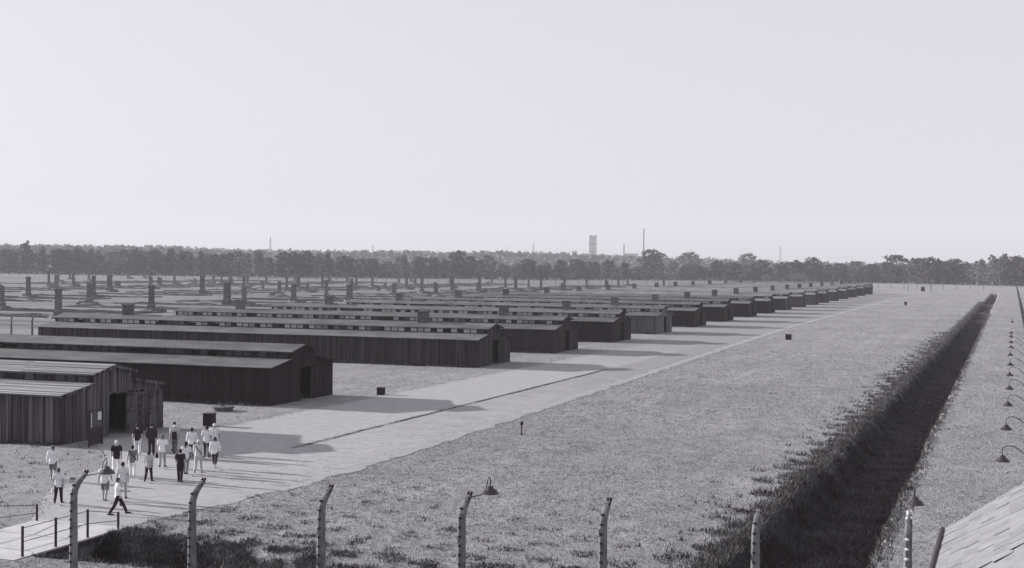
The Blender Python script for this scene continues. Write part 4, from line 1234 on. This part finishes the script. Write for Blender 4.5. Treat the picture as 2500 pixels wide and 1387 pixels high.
for px in range(-20, 2530, 26):
    q = px + random.uniform(-9, 9)
    base_top = float(np.interp(q, [0, 420, 900, 1500, 1750, 2100, 2300, 2500], [606, 606, 622, 640, 642, 640, 634, 628]))
    tone = random.choice('dmmml')
    tree_at(q, base_top + random.uniform(-4, 16), float(np.interp(q, [0, 600, 1300, 1700, 2200, 2500], [1120, 995, 970, 1035, 1000, 920])) + random.uniform(-15, 30),
            random.uniform(15, 30), random.choice({'d': [0, 1, 5], 'm': [2, 3, 7], 'l': [4, 6]}[tone]), tone)
tree_at(1593, 609, 1050, 38, 0, 'd', 'big round dark tree rising above the wood beside the tall thin stack')
tree_at(1680, 614, 1350, 36, 6, 'm', 'wide flat-topped tree standing above the wood beyond a pale roof')
tree_at(1823, 617, 1300, 28, 6, 'm', 'round hazy tree standing alone above the dark wood edge')

def shrub(label, x, y, w, h, seed, leaf, grp=None):
    rg = np.random.default_rng(seed)
    cs = [(rg.uniform(-.6, .6) * w, rg.uniform(-.5, .5) * w, rg.uniform(.3, .75) * h, rg.uniform(.25, .42) * min(w, h)) for _ in range(9)]
    v, f = leaf_cloud(rg, cs, 40, .26)
    t = thing('shrub', label, 'shrub', (x, y, 0), 0, grp)
    put('foliage', np_mesh('foliage', v, f, leaf), t)
    MB().tube([(0, 0, -.1), (0, 0, h * .5)], [.12, .05], 6).build('stem', MAT['bark'], t)
shrub('round bush growing behind the gable of the last barrack', -64.5, 592, 5.0, 5.5, 3, MAT['leaf_mid'])
shrub('pale round bush before the dark wood edge', -134, 905, 9.5, 7.5, 4, MAT['leaf_light'])
shrub('small pale bush left of the pale round bush', -152, 900, 5.0, 5.5, 5, MAT['leaf_light'])

# low undergrowth along the foot of the wood
rg = np.random.default_rng(9)
cs = []
for px in np.repeat(np.arange(-30, 2540, 4.5), 2):
    d = ray_dir(px, 660); hd = math.hypot(d.x, d.y)
    dist = float(np.interp(px, [0, 600, 1300, 1700, 2200, 2500], [1105, 980, 955, 1020, 980, 900])) + rg.uniform(-12, 22)
    r_ = rg.uniform(1.2, 2.6)
    cs.append((d.x / hd * dist, d.y / hd * dist, rg.uniform(.6, 5.2) * (.6 + .5 * math.sin(px * .05) ** 2), r_))
v, f = leaf_cloud(rg, cs, 26, .55)
tag(put('undergrowth', np_mesh('undergrowth', v, f, MAT['leaf_mid'])), 'low scrub along the foot of the wood', 'undergrowth', kind='stuff')
# distant wood
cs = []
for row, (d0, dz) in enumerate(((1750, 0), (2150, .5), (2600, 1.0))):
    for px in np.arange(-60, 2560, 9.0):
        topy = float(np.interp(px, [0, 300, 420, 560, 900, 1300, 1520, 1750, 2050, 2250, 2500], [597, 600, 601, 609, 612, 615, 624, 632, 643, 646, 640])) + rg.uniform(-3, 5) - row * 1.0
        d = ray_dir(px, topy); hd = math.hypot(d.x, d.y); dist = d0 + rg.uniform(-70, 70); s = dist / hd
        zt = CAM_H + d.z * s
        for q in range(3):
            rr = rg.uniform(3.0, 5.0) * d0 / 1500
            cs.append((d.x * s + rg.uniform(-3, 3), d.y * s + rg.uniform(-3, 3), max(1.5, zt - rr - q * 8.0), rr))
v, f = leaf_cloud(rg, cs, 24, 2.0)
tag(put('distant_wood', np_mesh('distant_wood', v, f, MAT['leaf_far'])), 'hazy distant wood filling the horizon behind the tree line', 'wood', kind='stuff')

# ------------------------------------------------------------------ far works on the skyline
def far(px, dist):
    d = ray_dir(px, 640); hd = math.hypot(d.x, d.y); return d.x / hd * dist, d.y / hd * dist
x, y = far(1446.5, 2650)
t = thing('winding_tower', 'pale twin-shaft concrete tower on the hazy skyline', 'tower', (x, y, 0), YAW * .9)
MB().box(-7.6, -1.4, -6, 6, 0, 68).build('shaft', MAT['far_concrete'], t)
MB().box(1.2, 7.6, -6, 6, 0, 68.5).build('shaft', MAT['far_concrete'], t)
MB().box(-1.4, 1.2, -3, 5, 0, 67).build('link', MAT['far_concrete'], t)
for zz in (22, 36, 50):
    MB().box(-7.7, 7.7, -6.15, -6.0, zz, zz + 1.2).build('floor_band', MAT['concrete'], t)
def stack(label, px, top, dist, r0):
    x, y = far(px, dist); d = ray_dir(px, top); z = CAM_H + d.z * dist / math.hypot(d.x, d.y)
    t = thing('smoke_stack', label, 'stack', (x, y, 0))
    MB().lathe([(r0 * 1.3, -1), (r0, z * .5), (r0 * .8, z), (r0 * .5, z)], 14).build('shaft', MAT['concrete'], t)
    MB().lathe([(r0 * .86, z - 2.5), (r0 * .95, z - 2.5), (r0 * .95, z - .6), (r0 * .82, z - .6)], 14).build('rim', MAT['concrete'], t)
stack('tall thin smoke stack on the skyline beside the big round tree', 1571, 558, 2500, 1.35)
stack('short thin smoke stack on the skyline between tower and tall stack', 1523, 597, 2600, 1.3)
def mast(label, px, top, dist):
    x, y = far(px, dist); d = ray_dir(px, top); z = CAM_H + d.z * dist / math.hypot(d.x, d.y)
    t = thing('lattice_mast', label, 'mast', (x, y, 0))
    m_ = MB()
    for a, b in ((-1, -1), (-1, 1), (1, -1), (1, 1)): m_.tube([(a * 2.2, b * 2.2, -1), (a * .4, b * .4, z)], [.22, .12], 4)
    for k in range(8):
        f = k / 8; g = (k + 1) / 8; r0 = 2.2 - 1.8 * f; r1 = 2.2 - 1.8 * g
        m_.tube([(-r0, -r0, z * f), (r1, -r1, z * g)], .1, 4); m_.tube([(r0, -r0, z * f), (-r1, -r1, z * g)], .1, 4)
    m_.build('frame', MAT['concrete'], t)
    MB().box(-3.2, 3.2, -.15, .15, z * .86, z * .86 + .35).build('cross_arm', MAT['concrete'], t)
mast('faint lattice mast above the wood over the chimney plots', 660, 578, 1900)
mast('faint lattice mast above the wood between chimney plots and tower', 910, 597, 2300)
mast('faint lattice mast on the skyline next to the twin tower', 1302, 594, 2300)
mast('faint lattice mast above the dark wood past the big round tree', 1905, 600, 2300)
x, y = far(1402, 2650)
t = thing('works_building', 'low pale works block on the skyline left of the twin tower', 'building', (x, y, 0), YAW)
MB().box(-5, 5, -6, 6, 0, 36).build('wall', MAT['far_concrete'], t); MB().box(-5.4, 5.4, -6.4, 6.4, 36, 36.8).build('roof', MAT['concrete'], t)
x, y = far(1540, 2650)
t = thing('works_building', 'long low works hall on the skyline under the short stack', 'building', (x, y, 0), YAW)
MB().box(-13, 13, -8, 8, 0, 30).build('wall', MAT['far_concrete'], t); MB().taper(0, 0, 30, 33, 13.4, 8.4, 13.4, .5).build('roof', MAT['concrete'], t)
x, y = far(1668, 1150)
t = thing('house', 'small house with pale gable half hidden in the wood', 'house', (x, y, 0), R(25))
MB().box(-5, 5, -4, 4, 0, 7).build('wall', MAT['deck'], t)
MB().hexa([(-5.4, -4.5, 6.9), (5.4, -4.5, 6.9), (5.4, 4.5, 6.9), (-5.4, 4.5, 6.9), (-5.4, -.1, 11), (5.4, -.1, 11), (5.4, .1, 11), (-5.4, .1, 11)]).build('roof', MAT['deck'], t)

# ------------------------------------------------------------------ grass
def tufts(rg, x, y, n_bl, hmin, hmax, wid, lean):
    n = len(x)
    X = np.repeat(x, n_bl); Y = np.repeat(y, n_bl)
    X = X + rg.normal(size=n * n_bl) * wid * 2.2; Y = Y + rg.normal(size=n * n_bl) * wid * 2.2
    Z = ground_z(X, Y) - .01
    a = rg.uniform(0, 2 * np.pi, n * n_bl)
    H = rg.uniform(hmin, hmax, n * n_bl)
    w = wid * rg.uniform(.5, 1.0, n * n_bl)
    l = rg.uniform(0, lean, n * n_bl) * H; la = rg.uniform(0, 2 * np.pi, n * n_bl)
    b0 = np.stack([X - np.cos(a) * w, Y - np.sin(a) * w, Z], -1)
    b1 = np.stack([X + np.cos(a) * w, Y + np.sin(a) * w, Z], -1)
    t = np.stack([X + np.cos(la) * l, Y + np.sin(la) * l, Z + H], -1)
    v = np.stack([b0, b1, t], 1).reshape(-1, 3)
    return v
def free(x, y):
    """True where grass may grow"""
    l, r = path_edges(y)
    ok = ~((x > l + .1) & (x < r - .1) & (y > 46.1) & (y < 330))
    ok &= ~((x > -38.5) & (x < -33.8) & (y > 39.6) & (y < 46.6))
    for yy in BY: ok &= ~((x < BX + .15) & (x > BX - BL) & (y > yy - .1) & (y < yy + BW + .1))
    ok &= ~((x > -1.8) & (y < 38.3))
    return ok
rg = np.random.default_rng(31)
vs = []
def scatter(n, x0, x1, y0, y1, dlo=-2.6, dhi=-.2, **k):
    x = rg.uniform(x0, x1, n); y = rg.uniform(y0, y1, n)
    dens = vnoise(x, y, 2.6, 4) + .6 * vnoise(x, y, .9, 7)
    ok = free(x, y) & (ground_z(x, y) > -.35) & (dens > rg.uniform(dlo, dhi, n))
    return tufts(rg, x[ok], y[ok], **k)
for (y0, y1, n, w) in ((37, 50, 26000, .020), (50, 66, 26000, .026), (66, 90, 26000, .034), (90, 125, 20000, .046), (125, 175, 12000, .06)):
    vs.append(scatter(n, -37, 4, y0, y1, n_bl=4, hmin=.015 + w * .2, hmax=.055 + w * .5 + max(0, 62 - y0) * .0016, wid=w, lean=1.1))
n = 12000                                          # thinning out into the distance
y = 175 + np.abs(rg.normal(size=n)) * 130; x = rg.uniform(-37, 4, n)
ok = free(x, y) & (ground_z(x, y) > -.3)
vs.append(tufts(rg, x[ok], y[ok], 4, .03, .07, .09, 1.2))
n = 9000                                           # grass creeping in over the path's edges
y = 46.5 + 160 * rg.power(.7, n)
l_, r_e = path_edges(y)
x = r_e + .15 - np.abs(rg.normal(size=n)) * .9
vs.append(tufts(rg, x, y, 3, .015, .045, .03, 1.2))
n = 2600
y = 47 + 150 * rg.power(.8, n)
l_, r_e = path_edges(y)
x = l_ + np.abs(rg.normal(size=n)) * .4
vs.append(tufts(rg, x, y, 3, .02, .07, .03, .9))
n = 16000
y = 58 + 150 * rg.power(.8, n); x = -33 - 6.2 * rg.power(.6, n)[::-1] 
ok = vnoise(x, y, 1.2, 21) > rg.uniform(-.6, .9, n)
vs.append(tufts(rg, x[ok], y[ok], 3, .02, .06, .035, .9))
vs.append(scatter(16000, -60, -34, 38, 90, n_bl=4, hmin=.02, hmax=.06, wid=.028, lean=.9))
vs.append(scatter(12000, -60, -38, 90, 200, n_bl=4, hmin=.025, hmax=.07, wid=.045, lean=.9))
v = np.concatenate(vs); f = np.arange(len(v)).reshape(-1, 3)
tag(put('meadow_grass', np_mesh('meadow_grass', v, f, MAT['grass'])), 'short dry meadow grass beside the path', 'grass', kind='stuff')

vs = []
# rank weeds on the lips and banks of the ditches, and tussocks near the fence
n = 22000
y = 42 + 420 * rg.power(.5, n); lp = np.interp(y, [45, 100, 250, 600], [-9.9, -9.5, -8.9, -8.3]); x = lp + .35 + rg.normal(size=n) * .62
ok = (x > lp - 1.6) & (x < -6.0)
vs.append(tufts(rg, x[ok], y[ok], 4, .08, .36, .035, .9))
n = 9000                                           # loose outliers above the western lip
y = 42 + 200 * rg.power(.5, n); x = -9.9 - np.abs(rg.normal(size=n)) * 1.1
ok = vnoise(x, y, 1.0, 14) > .15
vs.append(tufts(rg, x[ok], y[ok], 4, .08, .30, .04, .8))
n = 14000                                          # ditch floor and eastern bank
y = 45 + 420 * rg.power(.5, n); x = rg.uniform(-8.6, -4.7, n)
ok = vnoise(x * .6, y, 2.0, 15) > -.5
vs.append(tufts(rg, x[ok], y[ok], 3, .08, .26, .05, 1.0))
n = 7000
y = 46 + 300 * rg.power(.5, n); x = -4.85 + rg.normal(size=n) * .26
vs.append(tufts(rg, x, y, 3, .06, .22, .04, 1.0))
n = 2600                                           # tufts leaning over the kerb
y = 70 + 66 * rg.random(n); x = -39.55 + rg.normal(size=n) * .14
vs.append(tufts(rg, x, y, 3, .03, .09, .03, 1.0))
n = 5500
x = -33.6 + 4.2 * rg.power(.8, n); y = rg.uniform(41, 45, n)
vs.append(tufts(rg, x, y, 3, .05, .2, .03, 1.0))
n = 16000                                          # the small ditch by the bridge is choked with weeds
x = -33.7 + 11 * rg.power(.65, n); y = 43.1 + rg.normal(size=n) * 1.15
ok = (vnoise(x, y, .8, 2) > -.45 + (x + 33.7) * .07) & (y > 40.7) & (y < 46.3)
vs.append(tufts(rg, x[ok], y[ok], 4, .06, .26, .03, 1.0))
n = 9000
x = -33.6 + 24 * rg.power(.6, n); y = 43.4 + rg.normal(size=n) * 1.3
ok = (vnoise(x, y, 1.0, 2) > .12) & (y > 40.6) & (y < 47.2)
vs.append(tufts(rg, x[ok], y[ok], 4, .06, .24, .03, .8))
n = 11000                                          # tussocks across the near meadow
x = rg.uniform(-34, -5, n); y = 45.0 + 34 * rg.power(.55, n)
ok = (vnoise(x, y, .9, 12) > .18 + .03 * (y - 45)) & free(x, y) & (ground_z(x, y) > -.3)
vs.append(tufts(rg, x[ok], y[ok], 5, .05, .16, .035, 1.0))
n = 1500
x = rg.uniform(-60, -36, n); y = rg.uniform(40, 66, n)
ok = (vnoise(x, y, .9, 12) > .3) & free(x, y)
vs.append(tufts(rg, x[ok], y[ok], 5, .06, .20, .04, .9))
for yy in BY[:9]:                                  # tall grass along the wall feet
    n = 900
    x = rg.uniform(BX - 45, BX - .5, n); y = yy - .35 + rg.normal(size=n) * .18
    vs.append(tufts(rg, x, y, 3, .1, .40, .05, .6))
v = np.concatenate(vs); f = np.arange(len(v)).reshape(-1, 3)
tag(put('ditch_weeds', np_mesh('ditch_weeds', v, f, MAT['weed'])), 'rank weeds along the ditch banks and wall feet', 'weeds', kind='stuff')

# ------------------------------------------------------------------ air
hz = MB().box(-2500, 900, -120, 3400, -3.0, 115).build('haze', [])
hz.data.materials.clear()
hm = bpy.data.materials.new('haze'); hm.use_nodes = True
hm.node_tree.nodes.clear()
ho = hm.node_tree.nodes.new('ShaderNodeOutputMaterial')
hv = hm.node_tree.nodes.new('ShaderNodeVolumePrincipled')
hv.inputs['Color'].default_value = (0.80, 0.79, 0.82, 1)
hv.inputs['Density'].default_value = 0.00015
hv.inputs['Anisotropy'].default_value = 0.0
hm.node_tree.links.new(hv.outputs[0], ho.inputs['Volume'])
hz.data.materials.append(hm)
tag(hz, 'thin summer haze over the whole plain', 'haze', kind='stuff')
